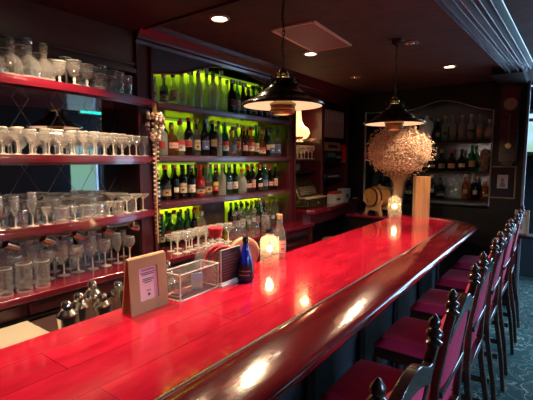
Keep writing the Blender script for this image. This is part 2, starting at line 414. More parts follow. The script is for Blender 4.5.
at(gc, MB().box(XB, XF, .13, .25, .97, 2.398).build('side_post', M_cab, gc, bevel=.004))
h = MB().box(XB, XF, .25, 1.60, 2.15, 2.398).box(XF, XF+.022, .25, 1.60, 2.14, 2.17).box(XF, XF+.015, .25, 1.60, 2.19, 2.205)
at(gc, h.build('header', P('header wood', (.06,.020,.014), .45, noise=((3,4,40),(.08,.03,.02),.3,.7)), gc, bevel=.003))
GS = [(1.99, .055), (1.625, .05), (1.275, .05)]
for zt, th in GS:
    front = [(bow(y), y) for y in [1.74-1.49*i/24 for i in range(25)]]
    s = MB()
    # stepped moulded nosing
    for k, (dz0, dz1, off) in enumerate([(-.014, 0, -.006), (-th+.012, -.014, .006), (-th, -th+.012, -.012)]):
        pl = [(XM+.001, .251), (XF+.03, .251)]+[(x+off, y) for x, y in reversed(front)]+[(XF+.022, 1.74), (XF+.022, 1.60), (XM+.001, 1.599)]
        s.prism(pl, 'z', zt+dz0, zt+dz1)
    at(gc, s.build('shelf', M_shelf, gc, bevel=.003))
# --- green-lit bottle cabinet
bc = E('bottle_cabinet', (XF, 2.55, .97), 'dark red bottle cabinet with arched top and lime-green lit back', 'cabinet')
at(bc, MB().box(XB-.02, XB, 1.735, 3.50, .97, 2.38).build('back_panel', M_lime, bc))
arch = [(1.735,2.17),(1.84,2.185),(1.95,2.20),(2.03,2.225),(2.15,2.27),(2.28,2.31),(2.42,2.335),(2.56,2.34),(2.70,2.335),(2.85,2.318),(2.99,2.29),(3.15,2.255),(3.36,2.215)]
pl = [(1.737,2.44),(1.737,2.17)]+arch[1:]+[(3.36,2.44)]
at(bc, MB().prism(pl, 'x', XF-.03, XF).build('arched_header', P('purple-brown header', (.030,.008,.014), .45), bc))
e_ = MB(); e_.tube([(XF+.003, y, z) for y, z in arch], .009, 6)
at(bc, e_.build('arch_trim', M_cab, bc))
p = MB().box(XB, XF, 3.36, 3.50, .97, 2.44).box(XF, XF+.02, 3.365, 3.385, .97, 2.33).box(XF, XF+.02, 3.475, 3.50, .97, 2.33)
at(bc, p.build('side_post', M_cab, bc, bevel=.004))
BS = [1.985, 1.632, 1.312]
for zt in BS:
    s = MB().box(XB, XF+.035, 1.742, 3.36, zt-.05, zt).box(XF+.035, XF+.045, 1.742, 3.36, zt-.042, zt-.008)
    at(bc, s.build('shelf', M_cab, bc, bevel=.004))
# lime back panel is washed by a light strip under each shelf
strips = [2.365, 1.93, 1.578, 1.258]
for i, z in enumerate(strips):
    yy0, yy1 = 1.76, 3.34
    at(bc, MB().box(XB+.002, XB+.022, yy0, yy1, z-.012, z).build('light_strip', EM('strip glow', (.62,1,.06), .3), bc))
    w_ = [2.6, 1.5, 1.4, 5][i]
    area('strip_light', (XB+.035, (yy0+yy1)/2, z-.014), (0, math.radians(25), 0), .03, w_*.8, (.70,1,.06), yy1-yy0)
for z0, z1 in ((1.632, 1.932), (1.312, 1.58)):
    at(bc, MB().box(XB+.001, XB+.16, 2.44, 2.46, z0, z1).build('divider', M_cab, bc))
at(bc, MB().box(XB+.001, XB+.10, 2.42, 2.72, .97, 1.26).build('inner_door', P('inner door', (.09,.045,.02), .4), bc, bevel=.004))
at(bc, MB().box(XB+.001, XB+.2, 1.95, 1.97, 1.632, 1.932).build('divider', M_cab, bc))

# --- niches beyond, still on the left wall
nc = E('niche_cabinet', (XF, 4.2, 1.09), 'dark red open niche cabinet with glowing lamp and binders', 'cabinet')
n = MB().box(XB, XF, 4.08, 4.14, 1.09, 2.44).box(XB, XF, 4.72, 4.80, 1.09, 2.44).box(XB, XF-.01, 3.50, 4.80, 2.27, 2.44)
at(nc, n.build('carcass', M_cab, nc, bevel=.004))
at(nc, MB().box(XB-.02, XB, 3.50, 4.80, 1.09, 2.44).build('back_panel', P('niche back', (.05,.010,.010), .5), nc))
for y0, y1, zt, mm in ((3.505, 4.08, 1.80, M_glassp), (3.505, 4.08, 1.61, M_glassp), (4.14, 4.72, 1.865, M_dark), (4.14, 4.72, 1.565, M_dark), (4.14, 4.72, 1.36, M_dark)):
    at(nc, MB().box(XB, XF-.015, y0, y1, zt-.018, zt).build('shelf', mm, nc))
# --- back counter (continuous ledge), its red panel and the lower work counter
bk = E('back_counter', (-2.3, 1.9, 0), 'long dark red back counter with drawers under the bottle shelves', 'counter')
s = MB().box(-2.59, -1.995, .12, 3.52, .925, .955).box(-2.59, -1.975, .12, 3.54, .935, .968)
at(bk, s.build('worktop', M_shelf, bk, bevel=.006))
s = MB().box(-2.59, -2.03, .13, 3.50, .0, .925)
at(bk, s.build('carcass', M_cab, bk))
for i in range(5):
    y0 = .16+i*.67
    d = at(bk, MB().box(-2.03, -2.015, y0, y0+.63, .855, .915).build('drawer', M_cab, bk, bevel=.003))
    d = at(bk, MB().box(-2.03, -2.012, y0+.02, y0+.61, .45, .80).build('door', M_cab, bk, bevel=.006))
at(bk, MB().box(-2.03, -2.005, .13, 3.5, .838, .848).build('black_rail', M_black, bk))  # thin black strip running between the drawers and doors
for y in (3.12, 3.38):
    at(bk, MB().tube([(-2.012,y-.03,.88),(-1.995,y-.03,.872),(-1.995,y+.03,.872),(-2.012,y+.03,.88)], .004, 6).build('drawer_handle', M_steel, bk))
wk = E('work_counter', (-1.82, 1.2, 0), 'low bartender work counter with steel top behind the bar', 'counter')
at(wk, MB().box(-2.004, -1.62, .15, 1.66, .80, .832).build('worktop', P('brushed steel', (.12,.06,.06), .35, metal=.6), wk, bevel=.004))
at(wk, MB().box(-2.0, -1.65, .17, 1.64, 0, .80).build('carcass', M_black, wk))
# register stand and counter under the niches
rs = E('side_counter', (-2.3, 4.2, 0), 'dark red side counter carrying the old cash register', 'counter')
pl = [(-2.59,3.545),(-2.08,3.545),(-2.02,3.60),(-2.0,3.72),(-2.02,4.1),(-2.06,4.4),(-2.10,4.98),(-2.59,4.98)]
at(rs, MB().prism(pl, 'z', 1.04, 1.085).build('top', M_shelf, rs, bevel=.008))
at(rs, MB().prism([(x-.04 if x > -2.5 else x, y) for x, y in pl], 'z', .93, 1.04).build('apron', M_cab, rs))
at(rs, MB().box(-2.55, -2.2, 3.6, 4.9, 0, .93).build('carcass', M_dark, rs))
at(rs, MB().box(-2.13, -2.07, 3.60, 3.66, 0, .93).build('leg', M_cab, rs))

# ================================================================== THE BAR
bar = E('bar_counter', (-1.0, 2.0, 0), 'long glossy red lacquered bar counter with dark rounded armrest rail', 'bar counter')
BZ = 1.0
def plan(off):
    """outer edge of the bar in plan, from the near end round the far corner, inset by OFF"""
    xo = -.573-off; pts = [(xo, -1.2), (xo, 3.75)]
    cx_, cy_ = -.573-.52, 4.02; r_ = .52-off
    for i in range(0, 13):
        a = PI/2*i/12; pts.append((cx_+r_*math.cos(a), cy_+(r_*.92)*math.sin(a)))
    pts.append((-1.41, cy_+.92*r_))
    return pts
inner = plan(.202)
top = [(-1.41, -1.2)]+inner
at(bar, MB().prism(top, 'z', BZ-.045, BZ).build('top', M_bar, bar, bevel=.004))
# rail: profile swept round the plan
prof = [(.200,-.05),(.200,.003),(.196,.007),(.185,.009),(.15,.008),(.10,.004),(.055,-.003),(.025,-.009),(.012,-.014),(.004,-.022),(.0,-.032),(.002,-.044),(.010,-.053),(.022,-.056),(.045,-.058),(.05,-.07),(.056,-.095),(.075,-.112),(.105,-.118),(.13,-.12)]
r = MB(); rings = [plan(o) for o, z in prof]; n = len(rings[0])
vs = []; fs = []
for (o, z), rg in zip(prof, rings): vs += [(x, y, BZ+z) for x, y in rg]
for j in range(len(prof)-1):
    for i in range(n-1): fs.append((j*n+i, j*n+i+1, (j+1)*n+i+1, (j+1)*n+i))
fs.append(tuple(j*n for j in range(len(prof)))); fs.append(tuple(j*n+n-1 for j in reversed(range(len(prof)))))
at(bar, r.add(vs, fs).build('rail', M_rail, bar))
sm = MB(); sm.tube([(x, y, BZ+.001) for x, y in plan(.208)[:-1]], .0045, 6); sm.tube([(x, y, BZ+.002) for x, y in plan(.2015)[:-1]], .0042, 6, m=1)  # pale tube paints in the seam's highlight, black tube fills the groove
at(bar, sm.build('seam_and_highlight', [P('painted seam highlight', (.45,.42,.42), .2, metal=.8), M_black], bar))
body = MB().prism([(-1.37,-1.2)]+plan(.31)[:-1]+[(-1.37, 4.30)], 'z', .0, BZ-.045)
at(bar, body.build('front_panel', P('bar front blue-black', (.035,.04,.055), .35, noise=((3,3,3),(.02,.022,.03),.3,.7)), bar))
pm = MB()
for k in range(9): pm.box(-.884, -.866, -.9+k*.6, -.82+k*.6, .12, .87)
pm.box(-.884, -.862, -1.2, 3.9, 0, .12)
at(bar, pm.build('pilaster_trim', M_dark, bar, bevel=.004))
fr = MB().tube([(-.80,-1.15,.22),(-.80,3.9,.22)], .022, 12)
for k in range(7): fr.tube([(-.88,-1.0+k*.8,.22),(-.80,-1.0+k*.8,.22)], .012, 8)
at(bar, fr.build('foot_rail', M_brass, bar))
# small lower slab joining bar end and barrel
ba = E('barrel_ledge', (-1.64, 4.45, 0), 'small dark red side ledge under the oak barrel', 'counter')
at(ba, MB().box(-1.95, -1.415, 4.22, 4.62, .955, .985).build('top', M_shelf, ba, bevel=.005))
at(ba, MB().box(-1.92, -1.44, 4.26, 4.60, 0, .955).build('carcass', M_dark, ba))
# things filling the dark behind: wooden crate post at end wall
# ================================================================== CHAIRS
def lathe_T(prof, seg, T, mb): mb.lathe(prof, seg, T=T)
def make_chair():
    root = E('bar_chair', (0,0,0), '', 'chair')
    # local frame: x=0 at the rear posts, seat runs to -x (towards the bar); y across
    for s_ in (-1, 1):
        y = s_*.20
        p = MB()
        # rear post: leg below, square back post, turned finial
        path = [(.075,0),(.05,.25),(.01,.5),(0,.62),(.005,.85),(.035,1.05),(.045,1.10)]
        vs = []; fs = []
        for x, z in path:
            hw = .016 if z > .1 else .014
            for dx, dy in ((-hw*.85,-hw),(hw*.85,-hw),(hw*.85,hw),(-hw*.85,hw)): vs.append((x+dx, y+dy, z))
        for j in range(len(path)-1):
            for k in range(4): fs.append((4*j+k, 4*j+(k+1)%4, 4*j+4+(k+1)%4, 4*j+4+k))
        fs.append((3,2,1,0)); fs.append(tuple(4*(len(path)-1)+k for k in range(4)))
        p.add(vs, fs)
        p.build('rear_leg', M_frame, root, bevel=.004)
        fp = [(.0,0),(.024,0),(.026,.008),(.018,.014),(.014,.02),(.022,.028),(.027,.040),(.024,.052),(.013,.062),(.016,.068),(.020,.078),(.018,.092),(.010,.104),(.006,.112),(0,.117)]
        MB().lathe([(a*.84, b*.72) for a, b in fp], 16, c=(.045, y, 1.10)).build('finial', M_frame, root)
        q = MB().lathe([(0,0),(.014,0),(.016,.02),(.020,.10),(.024,.3),(.020,.42),(.026,.44),(.020,.46),(.026,.48),(.026,.545),(0,.545)], 12, c=(-.44, s_*.195, 0))
        q.build('front_leg', M_frame, root)
    # arched crest rail between the posts
    n = 20; vs = []; fs = []
    for i in range(n+1):
        t = -1+2*i/n; y = t*.182
        zt = 1.035+.075*math.cos(t*PI/2)**1.2+.018*(abs(t)**6)+.0
        zb = .985+.05*math.cos(t*PI/2)
        for z, xo in ((zb, .0), (zt, .012)):
            xx = .005+(z-.85)*.16
            vs += [(xx-.014, y, z), (xx+.0135, y, z)]
    for i in range(n):
        a = 4*i; b = a+4
        fs += [(a,b,b+2,a+2),(a+1,a+3,b+3,b+1),(a+2,b+2,b+3,a+3),(a,a+1,b+1,b)]
    fs += [(0,2,3,1),(4*n,4*n+1,4*n+3,4*n+2)]
    MB().add(vs, fs).build('crest_rail', M_frame, root, bevel=.003)
    MB().box(-.004,.024,-.184,.184,.785,.81).build('cross_rail', M_frame, root, bevel=.003)
    MB().box(-.012,.014,-.182,.182,.575,.614).build('lower_rail', M_frame, root, bevel=.003)
    # upholstered back, bulging to the front, flat behind
    b = MB(); nu, nv = 10, 12; vs = []; fs = []
    for side in (0, 1):
        for j in range(nv+1):
            v = j/nv
            for i in range(nu+1):
                u = -1+2*i/nu; y = u*.176; ztop = 1.0+.05*math.cos(u*PI/2)
                z = .615+(ztop-.615)*v
                bul = (1-abs(u)**4)*(1-(2*v-1)**6)
                x = (z-.85)*.14+(-.012-.045*bul if side == 0 else .0135+.010*bul)
                vs.append((x, y, z))
    N1 = (nu+1)*(nv+1)
    for j in range(nv):
        for i in range(nu):
            a = j*(nu+1)+i
            fs.append((a, a+nu+1, a+nu+2, a+1)); fs.append((N1+a, N1+a+1, N1+a+nu+2, N1+a+nu+1))
    for j in range(nv):
        for i_ in (0, nu):
            a = j*(nu+1)+i_; q = (a, a+nu+1, N1+a+nu+1, N1+a); fs.append(q if i_ else q[::-1])
    for i in range(nu):
        a = i; fs.append((a, a+1, N1+a+1, N1+a)); a = nv*(nu+1)+i; fs.append((a+1, a, N1+a, N1+a+1))
    b.add(vs, fs).build('backrest', M_velvet, root)
    # seat frame and cushion
    MB().box(-.455, .0, -.215, .215, .535, .60).build('seat_frame', M_frame, root, bevel=.006)
    c = MB(); nu = 12; vs = []; fs = []
    for j in range(nu+1):
        for i in range(nu+1):
            u = -1+2*i/nu; v = -1+2*j/nu
            h = max(0, (1-abs(u)**5)*(1-abs(v)**5))
            vs.append((-.235+u*.225, v*.218, .602+.055*h**.35))
    for j in range(nu):
        for i in range(nu):
            a = j*(nu+1)+i; fs.append((a, a+1, a+nu+2, a+nu+1))
    k = len(vs); vs += [(-.46,-.218,.598),(-.01,-.218,.598),(-.01,.218,.598),(-.46,.218,.598)]
    fs.append((k+3,k+2,k+1,k))
    rim = [i for i in range(nu+1)]+[j*(nu+1)+nu for j in range(1, nu+1)]
    fs.append(tuple([k, k+1]+[i for i in range(nu, -1, -1)])); fs.append(tuple([k+1, k+2]+[j*(nu+1)+nu for j in range(nu, -1, -1)]))
    fs.append(tuple([k+2, k+3]+[nu*(nu+1)+i for i in range(0, nu+1)])); fs.append(tuple([k+3, k]+[j*(nu+1) for j in range(0, nu+1)]))
    c.add(vs, fs).build('seat', M_velvet, root)
    st = MB().box(-.43,.03,-.205,-.19,.22,.25).box(-.43,.03,.19,.205,.22,.25).box(-.45,-.43,-.19,.19,.24,.275)
    st.build('stretcher', M_frame, root)
    return root
def copytree(o, parent=None):
    c = o.copy(); COL.objects.link(c)
    if parent: c.parent = parent
    for ch in list(o.children): copytree(ch, c)
    return c
chair = make_chair()
lab = ['nearest bar chair, only a finial and back edge in view', 'second nearest bar chair, with large carved finials at the lower edge',
       'third bar chair from the viewer, magenta velvet back, dark turned finials', 'fourth bar chair from the viewer, magenta velvet, dark wooden frame',
       'fifth bar chair from the viewer, standing before the middle of the bar', 'sixth bar chair from the viewer, standing before the far bar',
       'farthest bar chair but one, near the rounded bar end', 'farthest bar chair of the row, past the rounded bar end']
for k in range(-1, 6):
    o = chair if k == -1 else copytree(chair)
    o.location = (-.30+random.uniform(-.004,.004), .92+.66*k, 0); o.rotation_euler = (0,0,math.radians(random.uniform(-1.5,1.5)))
    tag(o, lab[k+1], 'chair', 'velvet bar chairs along the bar')

# ================================================================== PENDANT LAMPS
def pendant(loc, label):
    r = E('pendant_lamp', loc, label, 'lamp', 'pendant lamps over the bar')
    sh = [(.205,-.006),(.218,-.003),(.220,.004),(.212,.010),(.19,.018),(.165,.028),(.145,.040),(.14,.050),(.128,.056),(.105,.070),(.085,.086),(.075,.098),(.072,.106),(.055,.112),(.048,.125),(.046,.135)]
    MB().lathe(sh, 48).build('shade', M_bronze, r)
    MB().lathe([(.206,-.004),(.15,.012),(.05,.02)][::-1], 48).build('inner_shade', P('lamp enamel glow', (.9,.72,.5), .5, emis=(1,.68,.36), es=.85), r)  # bulb light on the enamel is put in as emission
    MB().lathe([(.03,.135),(.036,.14),(.028,.15),(.034,.16),(.022,.17),(.018,.185),(.008,.19),(0,.195)], 20).build('neck', M_brass, r)
    for k in range(4):
        sc = MB()
        a = k*PI/2+.4; ca, sa = math.cos(a), math.sin(a)
        pts = [((.045+.02*t+.012*math.sin(t*5))*ca, (.045+.02*t+.012*math.sin(t*5))*sa, .105+.05*math.sin(t*2.8)) for t in [i/10 for i in range(11)]]
        sc.tube(pts, .004, 6)
        sc.tube([(.075*ca+.012*math.cos(u)*ca, .075*sa+.012*math.cos(u)*sa, .115+.012*math.sin(u)) for u in [i*PI/5 for i in range(10)]], .0035, 6, closed=True)
        sc.build('scroll', M_bronze, r)
    gal = [(.05,.018),(.068,.01),(.07,.0),(.060,-.006),(.066,-.012),(.062,-.018),(.068,-.024),(.060,-.030),(.064,-.036),(.058,-.044),(.045,-.048),(.044,-.03)]
    MB().lathe(gal, 32).build('gallery', P('dull brass', (.30,.21,.10), .35, metal=1), r)
    MB().lathe([(0,-.036),(.040,-.036)], 20).build('bulb', EM('lamp bulb glow', (1,.75,.45), 9), r)
    H = CEIL-loc[2]
    ch = MB(); zz = .195; k = 0
    while zz < H-.03:
        T = Matrix.Translation((0,0,zz+.010)) @ Matrix.Rotation(PI/2*(k%2), 4, 'Z')
        ch.tube([T @ Vector((.0065*math.cos(u), 0, .0125*math.sin(u))) for u in [i*PI/4 for i in range(8)]], .0017, 4, closed=True)
        zz += .020; k += 1
    ch.tube([(.006*math.sin(i*1.3), .006*math.cos(i*1.1), .19+(H-.2)*i/12) for i in range(13)], .0025, 5)
    ch.build('chain', M_black, r)
    MB().lathe([(0,H-.03),(.02,H-.03),(.035,H-.02),(.05,H-.006),(.05,H-.001)], 24).build('ceiling_rose', M_bronze, r)
    a = area('pendant_light', (loc[0], loc[1], loc[2]-.05), (0,0,0), .10, 16, WARM)
    # bulb light on the inner enamel comes from its own glow material
    return r
pendant((-1.19, 1.775, 1.885), 'nearer of the two dark bronze pendant lamps over the bar')
pendant((-.99, 2.93, 1.865), 'farther dark bronze pendant lamp, above the dried flowers')

# ================================================================== GLASSWARE
M_glint = GL('painted glass glint', body=.78, bodycol=(1,.96,.88), fres=1.7)  # milky cream paints bright glints on rims, stems and feet
def gmesh(name, prof, seg=18, mat=None):
    zm = max(z for r_, z in prof); k = [i for i, (r_, z) in enumerate(prof) if z >= zm-.0015][0]
    if 'decanter' not in name:
        a, b = prof[k-1], prof[k]; d = .006; t_ = (b[1]-d-a[1])/max(b[1]-a[1], 1e-4)
        if 0 < t_ < 1: prof = prof[:k]+[(a[0]+(b[0]-a[0])*t_, b[1]-d)]+prof[k:]
    rows = []
    for (r0, z0), (r1, z1) in zip(prof, prof[1:]):
        rows.append(1 if (max(r0, r1) < .0125 and max(z0, z1) < zm*.75) or max(z0, z1) < .017 or min(z0, z1) > zm-.0075 else 0)
    return MB().lathe(prof, seg, rows=rows).mesh(name, [mat or M_glass, M_glint], smooth=(mat is None))
def wall_(outer, t=.0018):
    """outer profile from bottom centre to rim, then back down the inside"""
    return outer
G = {
 'wine glass': gmesh('wine_glass', [(0,0),(.034,0),(.034,.002),(.008,.008),(.004,.02),(.004,.072),(.012,.082),(.032,.105),(.036,.128),(.031,.155),(.029,.156),(.034,.128),(.030,.107),(.008,.084)]),
 'goblet': gmesh('goblet', [(0,0),(.036,0),(.036,.003),(.010,.009),(.006,.02),(.009,.032),(.006,.045),(.020,.052),(.036,.07),(.041,.10),(.040,.13),(.038,.13),(.038,.10),(.033,.072),(.015,.055)]),
 'coupe glass': gmesh('coupe_glass', [(0,0),(.032,0),(.032,.002),(.006,.007),(.004,.02),(.004,.085),(.010,.092),(.040,.108),(.048,.128),(.046,.128),(.038,.110),(.005,.095)]),
 'cocktail glass': gmesh('cocktail_glass', [(0,0),(.032,0),(.032,.002),(.006,.007),(.0035,.02),(.0035,.085),(.052,.140),(.050,.140),(.002,.089)]),
 'tumbler': gmesh('tumbler', [(0,0),(.034,0),(.036,.006),(.037,.03),(.040,.092),(.038,.092),(.034,.016),(0,.014)], 12, M_cut),
 'highball glass': gmesh('highball_glass', [(0,0),(.029,0),(.030,.004),(.033,.135),(.0315,.135),(.027,.014),(0,.012)], 16),
 'tankard glass': gmesh('tankard_glass', [(0,0),(.034,0),(.036,.01),(.036,.14),(.034,.14),(.031,.02),(0,.018)], 12, M_cut),
 'shot glass': gmesh('shot_glass', [(0,0),(.020,0),(.021,.008),(.026,.062),(.024,.062),(.018,.014),(0,.012)], 12, M_cut),
 'champagne flute': gmesh('champagne_flute', [(0,0),(.031,0),(.031,.002),(.006,.008),(.004,.02),(.004,.065),(.014,.085),(.024,.12),(.025,.16),(.021,.195),(.0195,.195),(.023,.16),(.022,.12),(.004,.072)]),
 'crystal decanter': gmesh('decanter', [(0,0),(.045,0),(.052,.008),(.056,.04),(.05,.075),(.03,.10),(.016,.115),(.014,.14),(.021,.148),(.021,.151),(.012,.152),(.012,.158),(.022,.168),(.024,.180),(.016,.195),(0,.20)], 12, M_cut),
 'sherry glass': gmesh('sherry_glass', [(0,0),(.026,0),(.026,.002),(.006,.007),(.004,.02),(.004,.05),(.014,.06),(.025,.10),(.0235,.10),(.012,.062)]),
}
def glass(kind, x, y, z, label, group, s=1.0):
    o = put(kind.replace(' ', '_'), G[kind], loc=(x, y, z), rz=R(0, 6)); o.scale = (s, s, s)
    return tag(o, label, 'glass' if 'decanter' not in kind else 'decanter', group)
def glass_row(kinds, y0, y1, step, xoff, z, shelf, row, bowed=True, smin=.95, smax=1.05, x=None, skip=None):
    n = int((y1-y0)/step)+1; i = 0
    for k in range(n):
        y = y0+k*step
        kind = kinds(y) if callable(kinds) else kinds[k % len(kinds)]
        xx = (bow(y) if bowed else XF)+xoff if x is None else x
        seen = (y+.02)/abs(xx) > .368
        i += seen
        nm_ = ORD[i] if i < len(ORD) else str(i)
        glass(kind, xx+R(-.006,.006), y+R(-.004,.004), z, f'{kind}, {nm_} from left, {row} row, {shelf}' if seen else f'{kind}, {ORD[k+1]} from the hidden left end post, {row} row, {shelf}', f'glasses on the {shelf}', R(smin, smax))
zt = GS[0][0]; N_ = 'top curved glass shelf'
glass_row(lambda y: 'crystal decanter' if y < 1.0 else 'goblet' if y < 1.25 else ('tumbler' if int(y*100) % 2 else 'highball glass'), .32, 1.56, .075, -.05, zt, N_, 'front', smin=.85, smax=1.0)
glass_row(['tankard glass','goblet','wine glass'], .33, 1.56,   .074, -.115, zt, N_, 'second', smin=.95, smax=1.06)
glass_row(['highball glass','goblet','coupe glass'], .36, 1.55, .074, -.178, zt, N_, 'rear', smin=.95, smax=1.05)
zt = GS[1][0]; N_ = 'second curved glass shelf'
glass_row(['wine glass'], .32, 1.68, .066, -.045, zt, N_, 'front', smin=.80, smax=.86)
glass_row(['wine glass','goblet'], .34, 1.56, .068, -.105, zt, N_, 'second', smin=.86, smax=.9)
glass_row(['coupe glass','wine glass'], .33, 1.56, .078, -.172, zt, N_, 'rear', smin=.86, smax=.9)
zt = GS[2][0]; N_ = 'third curved glass shelf'
glass_row(lambda y: 'champagne flute' if y < .95 else 'coupe glass' if y > 1.4 else ('tumbler' if int(y*100) % 3 else 'sherry glass'), .32, 1.66, .072, -.045, zt, N_, 'front', smin=.78, smax=.92)
glass_row(['goblet','tumbler','cocktail glass'], .34, 1.56, .076, -.11, zt, N_, 'second', smin=.85, smax=.95)
glass_row(['cocktail glass','coupe glass'], .36, 1.56, .088, -.178, zt, N_, 'rear', smin=.86, smax=.92)
LZ = .968
glass_row(['tankard glass'], .50, .98, .083, 0, LZ, 'dark ledge', 'front', x=-2.06, smin=.95, smax=1.0)
glass_row(['champagne flute','wine glass'], .42, 1.56, .083, 0, LZ, 'dark ledge', 'middle', x=-2.17, smin=.95, smax=1.02)
glass_row(['champagne flute'], .46, 1.55, .09, 0, LZ, 'dark ledge', 'rear', x=-2.29, smin=.9, smax=.98)
# glass strip shelf and small copper spotlights under the lowest curved shelf
gs = E('glass_rack', (-2.25, .95, 1.19), 'narrow greenish glass rack under the third curved shelf', 'rack')
at(gs, MB().box(-2.38, -2.22, .27, 1.59, 1.188, 1.194).build('glass_sheet', GL('green glass', tint=(.7,.85,.7), body=.2, bodycol=(.5,.55,.4)), gs))
at(gs, MB().box(-2.222, -2.215, .26, 1.60, 1.183, 1.199).build('edge_strip', P('green edge', (.35,.38,.25), .25), gs))
for i, y in enumerate([.60, .80, .97, 1.13, 1.31, 1.49]):
    o = E('copper_spotlight', (-2.10, y, 1.225), f'{ORD[i+1]} from left of the copper cylinder spotlights under the curved shelf', 'spotlight', 'copper spotlights under the third shelf')
    T = Matrix.Translation((0,0,-.035)) @ Matrix.Rotation(math.radians(62), 4, 'X') @ Matrix.Rotation(.3, 4, 'Y')
    MB().lathe([(0,-.036),(.020,-.036),(.021,-.03),(.021,.034),(.019,.036),(.017,.03),(0,.028)], 20, T=T).build('can', P('copper', (.62,.36,.24), .25, metal=1, noise=((8,8,60),(.5,.5,.55),.45,.6)), o)
    MB().tube([(0,0,0),(0,0,-.02)], .004, 6).build('bracket', M_steel, o)

# ================================================================== BOTTLES
SH = {  # name: (profile radius/height, cap (z0,z1,r), label (z0,z1,r))
 'tall': ([(0,0),(.034,0),(.037,.005),(.037,.165),(.034,.182),(.022,.200),(.0145,.215),(.0135,.275),(.0155,.277),(.0155,.285),(0,.285)], (.262,.292,.0165), (.05,.12,.0378)),
 'spirit': ([(0,0),(.037,0),(.040,.006),(.040,.145),(.036,.162),(.020,.175),(.015,.19),(.014,.235),(0,.235)], (.228,.262,.018), (.035,.115,.0408)),
 'slim': ([(0,0),(.028,0),(.030,.005),(.030,.15),(.026,.18),(.015,.22),(.0125,.285),(0,.285)], (.265,.295,.0145), (.045,.13,.0308)),
 'squat': ([(0,0),(.044,0),(.050,.008),(.052,.06),(.048,.11),(.034,.145),(.016,.16),(.0145,.20),(0,.20)], (.192,.225,.0175), (.035,.095,.0528)),
 'liqueur': ([(0,0),(.036,0),(.040,.008),(.041,.07),(.038,.12),(.028,.145),(.017,.165),(.0145,.225),(0,.225)], (.21,.25,.0165), (.03,.085,.0418)),
 'port': ([(0,0),(.035,0),(.038,.005),(.039,.17),(.034,.188),(.018,.196),(.016,.21),(.018,.235),(.015,.262),(0,.262)], (.245,.275,.0175), (.05,.13,.0398)),
}
GC = {  # colour: (tint, body mix, body colour)
 'dark': ((.10,.08,.06), .45, (.015,.012,.010)), 'brown': ((.35,.14,.04), .35, (.10,.035,.012)), 'green': ((.12,.40,.10), .3, (.02,.09,.03)),
 'clear': ((.93,.95,.93), .10, (.75,.75,.7)), 'blue': ((.25,.5,.8), .25, (.05,.16,.35)), 'red': ((.4,.02,.03), .7, (.55,.015,.02)),
 'amber': ((.75,.38,.10), .25, (.35,.15,.04)), 'frosted': ((.75,.8,.75), .5, (.62,.66,.60)), 'teal': ((.35,.7,.65), .25, (.1,.3,.28))}
CC = {'black': (.01,.01,.01), 'red': (.5,.02,.02), 'gold': (.6,.4,.12), 'white': (.75,.73,.7), 'orange': (.8,.18,.03), 'cork': (.42,.25,.12), 'green': (.08,.35,.05), 'silver': (.55,.55,.55), 'blue': (.05,.1,.4)}
LC = {'white': (.72,.68,.62), 'cream': (.65,.50,.30), 'red': (.5,.04,.04), 'black': (.015,.015,.015), 'blue': (.10,.17,.45), 'pink': (.72,.42,.33), 'green': (.06,.22,.08), 'tan': (.48,.28,.13), 'yellow': (.7,.52,.1), 'grey': (.35,.36,.37)}
BM = {}
def bottle_parts(shape, col, cap, lab):
    prof, cp, lb = SH[shape]
    k = ('b', shape, col)
    if k not in BM: BM[k] = MB().lathe(prof, 16).mesh('glass_body', GL('bottle glass '+col, GC[col][0], GC[col][1], GC[col][2], rough=.04))
    k2 = ('c', shape, cap)
    if k2 not in BM:
        z0, z1, r = cp; BM[k2] = MB().lathe([(r-.001,z0),(r,z0+.002),(r,z1-.002),(r-.003,z1),(0,z1)], 14).mesh('cap', P('cap '+cap, CC[cap], .35, metal=.7 if cap in ('gold','silver') else 0))
    var = random.randrange(4); k3 = ('l', shape, lab, var)
    if lab and k3 not in BM:
        z0, z1, r = lb; h = z1-z0; acc = {'white':'red','cream':'black','red':'yellow','black':'yellow','blue':'white','pink':'red','green':'white','tan':'black','yellow':'red','grey':'blue'}[lab]
        lay = [([0,.10,.13,.55,.62,.68,.72,.95,1], [0,2,0,0,2,0,0,1], .95), ([.25,.30,.6,.66,.95,1], [1,0,2,0,1], .75),
               ([0,.45,.50,.56,.60,1], [0,2,0,2,1], 1.1), ([.15,.2,.75,.8], [2,0,2], .55)][var]
        m_ = MB().lathe([(r, z0+h*t) for t in lay[0]], 10, a0=-lay[2], a1=lay[2], rows=lay[1])
        if var in (0, 2): m_.lathe([(r+.0005, z0+h*.22), (r+.0005, z0+h*.40)], 4, a0=-.28, a1=.28, m=1)
        BM[k3] = m_.mesh('paper_label', [P('label '+lab, tuple(.72*q for q in LC[lab]), .6), P('label '+acc, tuple(.72*q for q in LC[acc]), .6), P('label print', (.12,.10,.09), .6)])
    return BM[k], BM[k2], BM.get(k3)
def bottle(shape, col, cap, lab, loc, label, group, s=1.0, rz=0, sz=None):
    b, c, l_ = bottle_parts(shape, col, cap, lab)
    r = E('bottle', loc, label, 'bottle', group, rz=rz); r.scale = (s, s, sz or s)
    put('glass_body', b, r); put('cap', c, r)
    if l_: put('paper_label', l_, r)
    return r
FACE = math.radians(-28)     # labels look towards the bar's customers
def pick(pool): return random.choice(pool)
def ez2(y, z, H):
    return 9 if z < 1.9 else (min(2.33, 2.17+max(0, y-1.8)*.28)-z)/H
